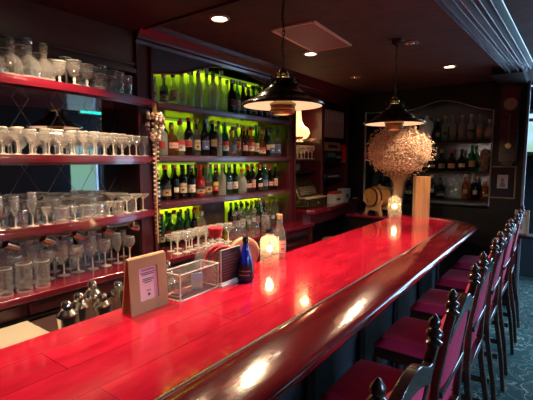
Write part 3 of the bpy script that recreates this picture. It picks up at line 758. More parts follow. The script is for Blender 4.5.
def bottle_row(y0, y1, step, x, z, zmax, shelf, row, pool, fixed=None):
    y = y0; i = 0
    while y <= y1:
        i += 1
        if fixed and i in fixed: sh, col, cap, lb = fixed[i]
        else: sh, col, cap, lb = pick(pool)
        H = SH[sh][1][1]; sz = min(R(.93, 1.04)*(1.14 if z > 1.9 and y > 2.05 and zmax > 2.31 else 1), (zmax-z-.01)/H, ez2(y, z, H))
        r = SH[sh][2][2]
        bottle(sh, col, cap, lb, (x+R(-.008,.008), y, z), f'{col} glass bottle, {cap} cap, {lb} label, {ORD[min(i,26)]} from left, {row} row, {shelf}' if lb else f'{col} glass bottle, {cap} cap, no label, {ORD[min(i,26)]} from left, {row} row, {shelf}',
               f'bottles on the {shelf}', min(sz, 1.06), FACE+R(-.25,.25), sz)
        y += step+R(-.003,.004)
mix = [('tall','dark','black','white'),('spirit','clear','white','white'),('spirit','brown','gold','pink'),('tall','green','red','white'),('slim','clear','silver','red'),
       ('port','dark','black','tan'),('squat','brown','cork','cream'),('slim','green','green','cream'),('liqueur','amber','gold','white'),('spirit','clear','blue','blue'),('tall','dark','gold','cream'),('slim','blue','silver','white'),('port','amber','red','white')]
darkp = [('tall','dark','black','white'),('port','dark','black','tan'),('tall','dark','orange','tan'),('slim','dark','silver','grey'),('spirit','brown','black','black'),('tall','green','black','cream')]
limep = [('tall','green','green','white'),('slim','clear','green','grey'),('tall','clear','silver','white'),('slim','green','orange','cream'),('tall','dark','black','grey'),('spirit','teal','silver','white')]
# top shelf (arched): bottles at left with cream labels, clear tall bottles, dark group at right
fx = {1:('tall','frosted','silver','pink'),2:('spirit','clear','silver','cream'),3:('spirit','clear','black','cream'),4:('tall','clear','red','pink')}
clearp = [('tall','frosted','green',None),('tall','clear','silver',None),('slim','frosted','silver',None)]
bottle_row(1.80, 2.55, .084, -2.27, BS[0], 2.33, 'top lit shelf', 'front', clearp, fx)
bottle_row(2.60, 3.32, .080, -2.27, BS[0], 2.30, 'top lit shelf', 'front right', [('tall','dark','black','white'),('port','dark','gold','red'),('slim','dark','silver','white'),('tall','green','black','cream'),('spirit','brown','red','white')], {1:('tall','dark','white','black'),2:('slim','blue','silver','white')})
bottle_row(1.83, 3.3, .087, -2.40, BS[0], 2.32, 'top lit shelf', 'rear', clearp+[('tall','green','green','white')])
fx = {1:('spirit','frosted','white','red'),2:('squat','amber','cork','pink'),3:('spirit','clear','red','white'),4:('tall','dark','red','red'),5:('slim','clear','gold','cream'),6:('tall','dark','blue','blue'),7:('port','dark','gold','tan'),8:('slim','frosted','green','grey')}
bottle_row(1.86, 3.32, .083, -2.265, BS[1], 1.925, 'second lit shelf', 'front', mix, fx)
bottle_row(1.80, 3.3, .082, -2.37, BS[1], 1.925, 'second lit shelf', 'rear', limep+mix)
fx = {1:('liqueur','blue','white','blue'),2:('spirit','dark','orange','tan'),3:('tall','dark','orange','white'),4:('port','dark','black','cream'),5:('tall','dark','white','white'),6:('liqueur','red','red','tan'),7:('spirit','clear','cork','tan'),8:('slim','brown','gold','red'),9:('tall','frosted','silver',None)}
bottle_row(1.80, 3.32, .084, -2.265, BS[2], 1.575, 'third lit shelf', 'front', [('tall','teal','silver','grey'),('slim','dark','gold','pink'),('tall','green','black','white'),('squat','frosted','orange',None),('liqueur','dark','red','pink')], fx)
bottle_row(1.80, 3.3, .080, -2.37, BS[2], 1.575, 'third lit shelf', 'rear', darkp[:3]+limep)
bottle_row(1.78, 2.44, .074, -2.42, LZ, 1.22, 'lowest lit counter', 'rear', [('slim','green','orange','cream'),('tall','green','black','white'),('spirit','clear','red','white'),('tall','green','green','grey')])
bottle_row(2.76, 3.32, .072, -2.42, LZ, 1.22, 'lowest lit counter', 'rear right', [('tall','green','green','white'),('slim','clear','black','white'),('tall','green','orange','cream')])
bottle_row(1.80, 2.3, .080, -2.32, LZ, 1.22, 'lowest lit counter', 'middle', [('spirit','green','black','white'),('tall','dark','orange','white'),('squat','clear','silver','white'),('slim','green','red','cream')])
bottle_row(2.62, 3.32, .078, -2.30, LZ, 1.22, 'lowest lit counter', 'middle right', [('tall','clear','gold','white'),('slim','green','red','pink'),('tall','dark','green','white'),('spirit','clear','black','white')])
# inverted glasses and decanters in front on the counter
for i in range(8):
    glass('wine glass', -2.06+R(-.02,.02), 1.80+i*.072, LZ, f'wine glass, {ORD[i+1]} from left, front of lowest lit counter', 'wine glasses on the lowest lit counter', .95)
for i in range(7):
    glass('coupe glass', -2.16+R(-.02,.02), 1.82+i*.085, LZ, f'coupe glass, {ORD[i+1]} from left, behind the wine glasses, lowest lit counter', 'coupe glasses on the lowest lit counter', .9)
for i, (y, x) in enumerate([(2.42,-2.08),(2.53,-2.12),(2.66,-2.07)]):
    o = E('ball_stopper_decanter', (x, y, LZ), f'{ORD[i+1]} from left of the clear decanters with ball stoppers', 'decanter', 'decanters with ball stoppers')
    MB().lathe([(0,0),(.045,0),(.048,.01),(.045,.08),(.03,.12),(.014,.14),(.013,.18),(.018,.185)], 18).build('glass_body', M_glassp, o)
    MB().sph((0,0,.205), .022, 14, 10).build('stopper', M_cut, o)
j = E('mixing_glass', (-2.05, 2.80, LZ), 'glass jar holding long metal bar spoons', 'jar')
MB().lathe([(0,0),(.04,0),(.042,.01),(.044,.15),(.042,.15),(.038,.015),(0,.012)], 18).build('glass_body', M_cut, j)
for k, (dx, dy) in enumerate([(.01,-.09),(.03,-.05),(-.02,-.07)]):
    o = MB().tube([(-.01*k,.02,.015),(dx,dy,.29)], .0025, 6).sph((dx,dy,.292), .008, 8, 6).build('bar_spoon', M_steel, loc=(-2.05, 2.80, LZ))
    tag(o, ['longest bar spoon leaning out of the glass jar','middle bar spoon in the glass jar','rearmost bar spoon in the glass jar'][k], 'spoon', 'bar spoons in the jar')

# cocktail shakers and jiggers on the work counter
WZ = .832
def shaker(x, y, h, kind, label):
    o = E('cocktail_shaker', (x, y, WZ), label, 'shaker', 'steel shakers behind the bar')
    if kind:
        MB().lathe([(0,0),(.028,0),(.030,.01),(.040,h*.62)], 24).build('cup', M_steel, o)
        MB().lathe([(.041,h*.60),(.041,h*.64),(.036,h*.72),(.022,h*.80),(.021,h*.82)], 24).build('strainer', M_steel, o)
        MB().lathe([(.022,h*.80),(.023,h*.84),(.021,h*.95),(.015,h),(0,h)], 20).build('lid', M_steel, o)
    else:
        MB().lathe([(0,0),(.032,0),(.034,.01),(.044,h),(.042,h),(.032,.014),(0,.012)], 24).build('cup', M_steel, o)
sk = [(-1.66,.83,.17,1),(-1.72,.90,.17,1),(-1.66,.96,.16,1),(-1.78,.98,.19,1),(-1.67,1.06,.15,0),(-1.76,1.08,.16,1),(-1.66,1.16,.20,1),(-1.74,1.20,.22,1),(-1.64,1.26,.19,1),(-1.73,1.31,.21,1)]
for i, (x, y, h, k) in enumerate(sk):
    shaker(x, .83+(y-.83)*1.25, h, k, f'{ORD[i+1]} polished steel shaker from left in the cluster behind the bar' if k else 'open polished steel mixing tin amid the shakers')
o = MB().box(-1.97, -1.68, .52, .80, WZ+.001, WZ+.022).build('cutting_board', M_cream, bevel=.006); tag(o, 'pale cream cutting board on the work counter behind the bar', 'cutting board')
o = MB().lathe([(0,0),(.05,0),(.075,.05),(.085,.10),(.082,.10),(.07,.05),(0,.006)], 28).build('metal_bowl', M_brass, loc=(-1.72, 1.50, WZ)); tag(o, 'brass coloured ice bowl behind the clear box', 'bowl')

# ================================================================== THINGS ON THE BAR
# kraft menu stand (A-frame) with a pale card
ms = E('menu_stand', (-1.322, .985, BZ), 'tan folded board stand framing a pale pink printed card', 'menu stand', rz=math.radians(93))
def Tt(ang, off): return Matrix.Translation((0, off, 0)) @ Matrix.Rotation(math.radians(ang), 4, 'X')
f = MB(); T1 = Tt(-3, -.022)
f.box(-.093,.093,-.005,.0,.0,.045,T=T1).box(-.093,.093,-.005,.0,.185,.228,T=T1).box(-.093,-.048,-.005,.0,.045,.185,T=T1).box(.045,.093,-.005,.0,.045,.185,T=T1)
f.build('front_board', M_card, ms)
MB().box(-.093,.093,0,.004,0,.226,T=Tt(8,.032)).build('rear_board', M_card, ms)
MB().prism([(-.012,.224),(-.008,.231),(0,.234),(.008,.231),(.012,.224)], 'x', -.093, .093).build('fold', M_card, ms)
MB().box(-.055,.055,.0005,.002,.035,.19,T=T1).build('card', M_paper, ms)
t = MB()
for z, w_ in [(.172,.030),(.160,.036),(.153,.030),(.135,.026),(.128,.028),(.120,.018),(.085,.010)]: t.box(-w_-.001, w_-.001, -.0005, .0003, z-.0018, z+.0012, T=T1)
t.build('printed_lines', M_ink, ms)
MB().box(-.006,.004,-.0005,.0003,.062,.072,T=T1).build('printed_emblem', M_ink, ms)
ms.scale = (1, 1, .955)
# acrylic box
bx = E('acrylic_box', (-1.325, 1.235, BZ), 'clear acrylic box with white edges on the bar', 'box', rz=math.radians(3))
L_, D_, H_ = .125, .055, .115
g = MB()
for a in ((-D_,-D_+.003,-L_,L_,.004,H_),(D_-.003,D_,-L_,L_,.004,H_),(-D_,D_,-L_,-L_+.003,.004,H_),(-D_,D_,L_-.003,L_,.004,H_),(-D_,D_,-L_,L_,H_-.003,H_)): g.box(*a)
g.build('walls', M_acr, bx)
g = MB(); q = .0022
for x in (-D_, D_):
    for y in (-L_, L_): g.box(x-q,x+q,y-q,y+q,0,H_)
    for z in (q, H_): g.box(x-q,x+q,-L_,L_,z-q,z+q)
for y in (-L_, L_):
    for z in (q, H_): g.box(-D_,D_,y-q,y+q,z-q,z+q)
g.build('edges', M_acre, bx)
MB().box(-D_,D_,-L_,L_,0,.004).build('base', M_black, bx)
o = MB().box(-.026,.026,-.001,.001,0,.075).box(-.02,.02,-.0016,-.001,.01,.03,m=1).build('picture_card', [P('card teal', (.30,.65,.75), .5), P('card yellow', (.75,.7,.2), .5)], loc=(-1.325,1.27,BZ+.006), rz=math.radians(50)); tag(o, 'small teal and yellow card standing in the acrylic box', 'card')
o = MB().box(-.03,.03,-.06,.06,0,.008).box(-.02,.02,-.04,.04,.008,.014).build('wallet_tray', P('dark leather', (.06,.012,.015), .45), loc=(-1.33,1.17,BZ+.006), rz=.2, bevel=.002); tag(o, 'dark red leather tray inside the acrylic box', 'tray')
# big round glass flask with red medallion
fk = E('round_flask', (-1.372, 1.445, BZ), 'large round clear flask with red cap and red band', 'bottle')
pr = [(0,0),(.05,0),(.075,.012),(.095,.04),(.103,.075),(.098,.11),(.08,.14),(.045,.162),(.026,.172),(.024,.19),(0,.19)]
Tf = Matrix.Rotation(math.radians(-30), 4, 'Z') @ Matrix.Diagonal((.62,.95,1,1))
MB().lathe(pr, 32, T=Tf).build('glass_body', GL('flask glass', body=.16, bodycol=(.9,.8,.75), fres=1.75), fk)
MB().lathe([(.026,.178),(.031,.182),(.030,.198),(.034,.204),(.034,.214),(.030,.219),(0,.22)], 24).build('cap', P('red enamel', (.45,.015,.03), .3), fk)
md = MB()
for dx, rr, dy in ((.040,.062,0),(.052,.058,.022)):
    T = Tf @ Matrix.Translation((.085,dy,.085)) @ Matrix.Rotation(PI/2,4,'Y')
    pts = [T @ Vector((rr*math.cos(u), rr*math.sin(u), dx-.05)) for u in [i*2*PI/28 for i in range(28)]]
    md.tube(pts, .007, 8, closed=True)
fk.scale = (1.1, 1.1, 1.22)
md.build('red_band', P('red strap', (.5,.015,.04), .4), fk)
MB().lathe([(0,.012),(.06,.015),(.085,.04),(.09,.07),(.0,.07)], 28, T=Tf).build('liquid', GL('red liquid', tint=(.5,.05,.08), body=.5, bodycol=(.25,.01,.03)), fk)
# small black menu board in acrylic foot
mb_ = E('small_menu_board', (-1.262, 1.435, BZ), 'small black menu board with pale writing in a white foot', 'sign', rz=math.radians(93))
MB().box(-.082,.082,-.014,.014,0,.012).box(-.082,.082,-.007,.007,.012,.022).build('foot', M_white, mb_, bevel=.002)
MB().box(-.074,.074,-.003,.003,.022,.175).build('board', P('chalk black', (.03,.012,.018), .35), mb_)
MB().box(-.077,-.074,-.004,.004,.02,.178).box(.074,.077,-.004,.004,.02,.178).box(-.077,.077,-.004,.004,.175,.178).build('clear_edge', P('clear edge', (.4,.38,.38), .3), mb_)
t = MB()
for k in range(9):
    z = .162-k*.0145; w_ = [.03,.055,.045,.058,.05,.04,.056,.048,.03][k]; t.box(-.062,-.062+w_*2*.95,-.0036,-.003,z-.0012,z+.0012)
t.build('writing', P('chalk', (.20,.13,.14), .8), mb_)
# cobalt bottle
cb = E('cobalt_bottle', (-1.235, 1.515, BZ), 'slender cobalt blue bottle with black label and cap on the bar', 'bottle')
MB().lathe([(0,0),(.036,0),(.040,.006),(.041,.05),(.038,.085),(.030,.12),(.020,.155),(.0135,.18),(.0125,.205),(0,.205)], 28).build('glass_body', P('cobalt glass', (.01,.02,.42), .08, coat=.5, emis=(.0,.01,.25), es=0.0), cb)
MB().lathe([(.0135,.19),(.0155,.192),(.0155,.218),(.013,.222),(0,.222)], 20).build('cap', M_blackg, cb)
MB().lathe([(.0395,.004),(.0418,.02),(.0418,.052),(.0388,.088)], 28).build('paper_label', P('black label', (.012,.012,.018), .3), cb)
t = MB().lathe([(.0422,.055),(.0420,.060)], 8, a0=-2.2, a1=-.2).lathe([(.0424,.035),(.0424,.040)], 8, a0=-2.0, a1=-.4)
t.build('label_print', P('silver print', (.3,.3,.32), .4), cb)
# peach round flat flask behind it
pk = E('round_flask', (-1.365, 1.66, BZ), 'round flat peach coloured flask behind the cobalt bottle', 'bottle', rz=math.radians(-30))
T = Matrix.Translation((0,0,.095)) @ Matrix.Rotation(PI/2,4,'Y')
MB().lathe([(0,-.026),(.06,-.026),(.082,-.02),(.09,0),(.082,.02),(.06,.026),(0,.026)], 36, T=T).build('flask_body', P('peach ceramic', (.42,.20,.12), .4), pk)
MB().lathe([(.068,.0268),(.070,.029),(.074,.0268)], 32, T=T).build('ring_relief', P('peach ring', (.30,.12,.08), .4), pk)
MB().box(-.02,.02,-.045,.045,0,.012).build('foot', P('peach ceramic', (.42,.20,.12), .4), pk)
# glowing square bottle lamps
def lamp_bottle(loc, s, label, power, decor=True):
    o = E('bottle_lamp', loc, label, 'lamp', rz=math.radians(-29 if decor else -60)); o.scale = (s,s,s)
    def sq(h, z, r=.012): 
        return [(h, -h+r, z), (h, h-r, z), (h-r, h, z), (-h+r, h, z), (-h, h-r, z), (-h, -h+r, z), (-h+r, -h, z), (h-r, -h, z)]
    lv = [sq(.038,0), sq(.041,.006), sq(.041,.125), sq(.036,.142,.012), sq(.020,.152,.008), sq(.016,.156,.0065), sq(.016,.170,.0065)]
    vs = [v for l in lv for v in l]; fs = [tuple(range(7,-1,-1))]
    for j in range(len(lv)-1):
        for k in range(8): fs.append((8*j+k, 8*j+(k+1)%8, 8*j+8+(k+1)%8, 8*j+8+k))
    MB().add(vs, fs).build('glass_body', GL('milky lamp glass', tint=(1,.95,.85), body=.27, bodycol=(.95,.85,.65), rough=.08), o)
    if decor: MB().lathe([(.018,.166),(.022,.168),(.022,.182),(.019,.186),(0,.186)], 18).build('cap', M_blackg, o)
    else: MB().lathe([(.012,.166),(.015,.172),(.013,.185),(.006,.192),(0,.194)], 18).build('cap', M_glassp, o)
    MB().sph((0,0,.085), .017, 14, 10).build('bulb', EM('bottle bulb', (1,.75,.40), 12), o)
    MB().tube([(0,0,.10),(0,0,.165)], .003, 6).build('wick_holder', M_brass, o)
    if decor:
        d = MB()
        for k in range(26):
            y, z = R(-.034,.034), R(.012,.075)
            side = k % 2
            T = Matrix.Translation((.0415,y,z)) if side else Matrix.Translation((y,-.0415,z))
            d.sph(T.translation, .0042, 6, 4, m=k % 3, sc=(.15,1,1) if side else (1,.15,1))
        d.build('painted_flowers', [P('petal pink', (.7,.15,.2), .5), P('petal green', (.15,.4,.15), .5), P('petal blue', (.15,.3,.6), .5)], o)
    l = bpy.data.lights.new('bottle_glow', 'POINT'); l.energy = power; l.color = (1,.72,.4); l.shadow_soft_size = .02
    p = bpy.data.objects.new('bottle_glow', l); COL.objects.link(p); p.location = (loc[0], loc[1], loc[2]+.085*s+.03)
lamp_bottle((-1.315, 1.83, BZ), 1.12, 'glowing square bottle lamp painted with flowers, black cap, near bar', .8)
lamp_bottle((-1.36, 4.12, BZ), 1.45, 'glowing square glass bottle lamp before the flower vase', .8, False)
# clear bottle with cork and pink label
b = bottle('slim','clear','cork','pink', (-1.35, 1.985, BZ), 'clear bottle with cork and pink label beside the glowing lamp', None, 1.0, FACE)
b.scale = (1.25,1.25,.93)

# far end: vase, dried flowers, wooden box
vs_ = E('fluted_vase', (-1.40, 4.34, BZ), 'tall clear fluted glass vase on the far bar end', 'vase')
v = MB(); prof = [(.052,0),(.055,.01),(.047,.05),(.045,.12),(.050,.22),(.062,.32),(.082,.40),(.095,.43)]
n = 40; vs = []; fs = []
for r_, z in prof:
    for i in range(n): a = 2*PI*i/n; q = r_*(1+.035*math.cos(a*20)); vs.append((q*math.cos(a), q*math.sin(a), z))
for j in range(len(prof)-1):
    for i in range(n): fs.append((j*n+i, j*n+(i+1)%n, (j+1)*n+(i+1)%n, (j+1)*n+i))
fs.append(tuple(range(n-1,-1,-1)))
v.add(vs, fs).build('glass_body', GL('vase glass', body=.12, bodycol=(.9,.75,.6), rough=.1), vs_)
bq = E('dried_flower_bouquet', (-1.40, 4.34, BZ+.1), 'large round bouquet of peach dried baby-breath flowers in the vase', 'flowers')
rnd = random.Random(3); f = MB(); st = MB()
heads = []
for k in range(8500):
    while True:
        u = Vector((rnd.uniform(-1,1), rnd.uniform(-1,1), rnd.uniform(-1,1)))
        if u.length < 1: break
    l = u.length; u = u*(l**-.30) if l > .05 else u
    if u.z < -.75 and rnd.random() < .6: continue
    c = Vector((u.x*.335, u.y*.30, .60+u.z*.27+rnd.uniform(-.012,.012)))
    if u.length > .97: c += Vector((u.x, u.y, u.z))*rnd.uniform(-.02,.045)
    heads.append(c); f.blob(c, rnd.uniform(.005,.0095), m=rnd.choice((0,0,0,1,2)))
o = f.build('blossoms', [P('dried peach', (.84,.56,.40), .8), P('dried cream', (.92,.76,.60), .8), P('dried rust', (.50,.26,.16), .8)], bq, smooth=False); o['kind'] = 'stuff'
for k in range(170):
    h = heads[rnd.randrange(len(heads))]
    st.tube([(h.x*.06, h.y*.06, .02),(h.x*.16, h.y*.16, .26),(h.x*.6, h.y*.6, .36+(h.z-.36)*.5), tuple(h)], .0013, 3)
o = st.build('stems', P('dried stems', (.35,.20,.10), .8), bq); o['kind'] = 'stuff'
wb = E('wooden_bottle_box', (-1.145, 4.30, BZ), 'tall plain wooden bottle box standing on the far bar end', 'box', rz=math.radians(30))
MB().box(-.072,.072,-.055,-.045,0,.43).build('lid', M_pine, wb)
MB().box(-.072,.072,-.045,.055,0,.43).build('body', P('pale box side', (.42,.30,.20), .6), wb, bevel=.002)
# oak barrel on a cradle
br = E('oak_barrel', (-1.64, 4.42, .985), 'small oak barrel with dark hoops and tap on wooden cradle', 'barrel')
TB = Matrix.Translation((0,0,.205)) @ Matrix.Rotation(math.radians(-22), 4, 'Z') @ Matrix.Rotation(PI/2, 4, 'X')
def br_r(t): return .118-.022*t*t
pf = [(br_r(-1)-.012, -.14)]+[(br_r(t), .15*t) for t in [i/8-1 for i in range(17)]]+[(br_r(1)-.012, .14)]
MB().lathe(pf, 36, T=TB).build('staves', M_oak, br)
for zh in (-.138, .138): MB().lathe([(0,zh),(.088,zh)], 36, T=TB).build('head', P('oak head', (.45,.20,.06), .4, noise=((6,60,6),(.55,.27,.10),.35,.7)), br)
for t in (-.93, -.55, .55, .93):
    z = .15*t; MB().lathe([(br_r(t-.08)+.002, z-.012),(br_r(t+.08)+.002, z+.012)], 36, T=TB).build('hoop', P('hoop iron', (.06,.05,.045), .35, metal=.8), br)
q = TB @ Vector((0,-.045,.15)); MB().tube([q, TB @ Vector((0,-.045,.185))], .009, 10).tube([TB @ Vector((0,-.03,.178)), TB @ Vector((0,-.075,.178))], .007, 8).sph(TB @ Vector((0,-.02,.178)), .012, 10, 8).build('tap', M_steel, br)
MB().lathe([(.012,.115),(.014,.135),(0,.137)], 12, c=(0,0,.205-.0)).build('bung', M_oak, br)
cr = MB()
for yy in (-.085, .085):
    a = math.radians(-22)
    TT = Matrix.Rotation(a, 4, 'Z') @ Matrix.Translation((0, yy, 0))
    pl = [(-.125,.0),(-.10,0),(-.075,.05),(.075,.05),(.10,0),(.125,0),(.10,.10),(.125,.165),(.10,.17)]+[(math.cos(u)*.113, .205+math.sin(u)*.113) for u in [math.radians(-30-i*12) for i in range(11)]]+[(-.10,.17),(-.125,.165),(-.10,.10)]
    cr.prism(pl, 'y', -.012, .012, T=TT)
cr.build('cradle', P('cradle wood', (.55,.33,.17), .5), br)

# ================================================================== garland hanging on the cabinet post
gl = E('shell_garland', (-2.125, 1.69, 1.96), 'hanging garland of pale shells on a braided cord by the cabinet post', 'garland')
b = MB().tube([(-.06,-.02,.0),(-.03,-.01,.0),(0,0,-.03),(0,0,-.9)], .004, 6)
for i in range(20): b.tube([(R(-.01,.01),R(-.012,.012),-.0),(R(-.02,.02),R(-.022,.022),-.09)], .0025, 4)
b.build('cord', P('raffia', (.45,.28,.14), .7), gl)
b = MB()
for i in range(90):
    a = R(0, 2*PI); z = -.06-.17*random.random(); rr = .045*math.sin(min(1,(-z-.03)/.17)*PI*.8+.3)+.01
    b.sph((rr*math.cos(a), rr*math.sin(a), z), R(.008,.013), 7, 5, sc=(1,1,R(.7,1.3)), m=i % 3)
o = b.build('shell_cluster', [M_shellm, P('pink shell', (.72,.38,.27), .6), P('white shell', (.8,.74,.66), .6)], gl); o['kind'] = 'stuff'
b = MB()
for i in range(44):
    z = -.235-i*.0145; sx = .011*(1 if i % 2 else -1)
    b.sph((sx*.6, sx, z), .0090, 7, 5, sc=(1,1,.75), m=(0 if i < 26 else 1))
o = b.build('bead_strand', [P('pale beads', (.55,.48,.38), .5), P('dull beads', (.14,.09,.06), .6)], gl); o['kind'] = 'stuff'

# ================================================================== niche contents
lp = E('alabaster_lamp', (-2.36, 3.80, 1.80), 'glowing cream shell-shaped lamp in the upper niche', 'lamp'); lp.scale = (1.0, 1.35, 1.2)
pr = [(.06,0),(.10,.03),(.118,.08),(.10,.12),(.055,.15),(.042,.19),(.045,.24),(.052,.30)]
v = MB(); n = 30; vs = []; fs = []
for r_, z in pr:
    for i in range(n): a = 2*PI*i/n; q = r_*(1+.06*math.cos(a*5+z*9)); vs.append((q*math.cos(a)+.02*math.sin(z*14), q*math.sin(a), z))
for jn in range(len(pr)-1):
    for i in range(n): fs.append((jn*n+i, jn*n+(i+1)%n, (jn+1)*n+(i+1)%n, (jn+1)*n+i))
v.add(vs, fs).build('glowing_shade', P('alabaster glow', (.95,.75,.45), .5, emis=(1,.62,.26), es=1.6, noise=((18,18,10),(.7,.42,.18),.4,.65)), lp)
MB().lathe([(0,-.0),(.05,0),(.045,.01),(0,.012)], 20).build('base', M_brass, lp)
l = bpy.data.lights.new('niche_glow', 'POINT'); l.energy = 2.2; l.color = (1,.6,.28); l.shadow_soft_size = .05
p = bpy.data.objects.new('niche_glow', l); COL.objects.link(p); p.location = (-2.24, 3.80, 1.99)
rk = random.Random(11)
for i in range(7):
    c = MB(); 
    for k in range(6): c.sph((rk.uniform(-.02,.02), rk.uniform(-.02,.02), .012+rk.uniform(0,.03)), rk.uniform(.009,.014), 7, 5, m=k % 2)
    o = c.build('shell_ornament', [M_shellm, P('coral', (.65,.30,.18), .6)], loc=(-2.255, 3.58+i*.068, 1.80)); tag(o, f'pale shell ornament, {ORD[i+1]} from left before the glowing niche lamp', 'ornament', 'shell ornaments in the niche')
for i in range(6):
    glass('wine glass', -2.27, 3.58+i*.08, 1.61, f'wine glass, {ORD[i+1]} from left on the glass shelf under the niche lamp', 'wine glasses in the niche', .95)
for i in range(5):
    glass('goblet', -2.38, 3.60+i*.085, 1.61, f'goblet, {ORD[i+1]} from left in the rear row under the niche lamp', 'goblets in the niche', 1.05)
o = MB().box(-.09,.09,-.09,.09,0,.10).box(.09,.092,-.07,.07,.02,.08,m=1).build('display_box', [M_black, P('dull screen', (.10,.13,.17), .2)], loc=(-2.36,3.64,1.471), bevel=.004); tag(o, 'small dark display box behind the cash register', 'box')
at(nc, MB().box(XB, XF-.06, 3.505, 4.08, 1.455, 1.47).build('shelf', M_dark, nc))
for i in range(11):
    o = E('binder', (-2.29, 4.185+i*.047, 1.865), f'pale grey binder, {ORD[i+1]} from left on the niche shelf', 'binder', 'grey binders on the niche shelf')
    MB().box(-.10,.078,-.0215,.0215,0,.32+.003*(i % 3)).build('cover', P('binder grey', (.26,.25,.25), .55), o, bevel=.003)
    MB().box(.078,.0795,-.010,.010,.19,.30).build('spine_label', P('spine white', (.42,.42,.42), .6), o)
o = MB().box(-.12,.10,-.20,.20,0,.10).box(.10,.102,-.12,.12,.03,.07,m=1).build('cardboard_box', [P('beige carton', (.28,.20,.13), .7), M_dark], loc=(-2.33,4.42,1.712), bevel=.003); tag(o, 'beige carton lying on the stereo under the binders', 'box')
a = E('stereo_receiver', (-2.33, 4.42, 1.565), 'black stereo receiver on the shelf under the binders', 'stereo')
MB().box(-.15,.12,-.22,.22,.008,.145).build('housing', M_blackg, a, bevel=.004)
MB().box(.12,.123,-.18,.02,.07,.12).build('display', P('dim display', (.05,.08,.13), .2), a)
for y in (.08, .15): MB().lathe([(.022,0),(.020,.016),(0,.016)], 18, T=Matrix.Translation((.12,y,.075)) @ Matrix.Rotation(PI/2,4,'Y')).build('knob', M_steel, a)
o = MB().box(-.06,.06,-.025,.025,0,.22).build('red_case', P('red case', (.45,.02,.02), .5), loc=(-2.24,4.68,1.565)); tag(o, 'narrow bright red case right of the stereo receiver', 'case')
a = E('disc_player', (-2.33, 4.42, 1.36), 'silver-fronted disc player on the lower niche shelf', 'stereo')
MB().box(-.15,.11,-.21,.21,.006,.085).build('housing', M_black, a, bevel=.003)
MB().box(.11,.113,-.15,.15,.035,.055).build('disc_tray', P('silver front', (.4,.38,.36), .3, metal=.5), a)
for k, (y, z, sx, sy, sz, c, lb) in enumerate([(4.35,1.085,.10,.20,.11,(.50,.48,.46),'white carton beside the cash register'),(4.36,1.196,.09,.18,.03,(.45,.02,.02),'flat red box lying on the white carton'),(4.60,1.085,.10,.16,.16,(.30,.36,.44),'pale blue carton on the side counter')]):
    o = MB().box(-sx/2,sx/2,-sy/2,sy/2,0,sz).box(sx/2,sx/2+.001,-sy/4,sy/4,sz*.3,sz*.6,m=1).build('carton', [P('carton %d' % k, c, .6), M_ink], loc=(-2.16,y,z), bevel=.003); tag(o, lb, 'box')
a = E('desk_telephone', (-2.10, 4.72, 1.085), 'black desk telephone on the side counter past the cartons', 'telephone')
MB().prism([(-.09,0),(.06,0),(.06,.025),(-.09,.07)], 'y', -.10, .10).build('base', M_blackg, a, bevel=.004)
MB().tube([(-.07,-.05,.085),(-.07,.0,.10),(-.0,.0,.09)][:2]+[(-.07,.05,.085)], .018, 10).build('handset', M_blackg, a)
MB().box(-.02,.05,-.03,.07,.036,.040).build('keypad', P('keys grey', (.3,.3,.3), .4), a)
# antique cash register, facing the bar (+x)
cr = E('cash_register', (-2.30, 3.84, 1.085), 'antique ornate bronze cash register on the side counter', 'cash register')
M_reg = P('aged register bronze', (.03,.024,.010), .38, metal=.75, noise=((45,45,45),(.16,.125,.055),.46,.6), bump=(70,.7))
prf = [(-.22,0),(.18,0),(.18,.10),(.10,.115),(.07,.14),(.05,.20),(.0,.275),(-.07,.325),(-.14,.345),(-.22,.35)]
MB().prism(prf, 'y', -.20, .20).build('body', M_reg, cr, bevel=.008)
sd = MB()
for yy in (-.205, .205):
    pts = [(x*.88-.005, yy, z*.86+.022) for x, z in prf]; sd.tube(pts, .005, 6, closed=True)
    for q in range(5):
        c0 = [(-.13,.08),(-.13,.2),(-.05,.13),(.06,.06),(-.04,.22)][q]
        sd.tube([(c0[0]+.028*(1-i/22)*math.cos(i*.6), yy, c0[1]+.028*(1-i/22)*math.sin(i*.6)) for i in range(20)], .0035, 5)
sd.build('side_ornament', P('ornament bronze', (.36,.30,.15), .35, metal=.8), cr)
MB().box(.181,.192,-.17,.17,.02,.085).build('cash_drawer', M_reg, cr, bevel=.004)
MB().sph((.198,0,.052), .010, 10, 8).build('drawer_knob', M_brass, cr)
MB().box(.07,.20,-.205,.205,.101,.116).build('marble_ledge', P('pale ledge', (.50,.38,.24), .4), cr, bevel=.003)
kk = MB()
for r_ in range(4):
    for q in range(9): kk.lathe([(.008,0),(.009,.006),(0,.008)], 8, T=Matrix.Translation((.075-r_*.012,-.15+q*.0375,.145+r_*.022)) @ Matrix.Rotation(math.radians(70),4,'Y'))
kk.build('keys', P('key ivory', (.30,.27,.2), .4), cr)
# stool seat behind the bar
o = E('wooden_stool', (-1.95, 3.95, 0), 'round wooden stool in the dark behind the bar', 'stool')
MB().lathe([(0,.70),(.13,.70),(.14,.71),(.14,.73),(.13,.74),(0,.74)], 28).build('seat', P('stool wood', (.18,.10,.05), .4), o)
for k in range(4):
    a_ = PI/4+k*PI/2; MB().tube([(.09*math.cos(a_),.09*math.sin(a_),.70),(.15*math.cos(a_),.15*math.sin(a_),0)], .014, 8).build('leg', M_dark, o)

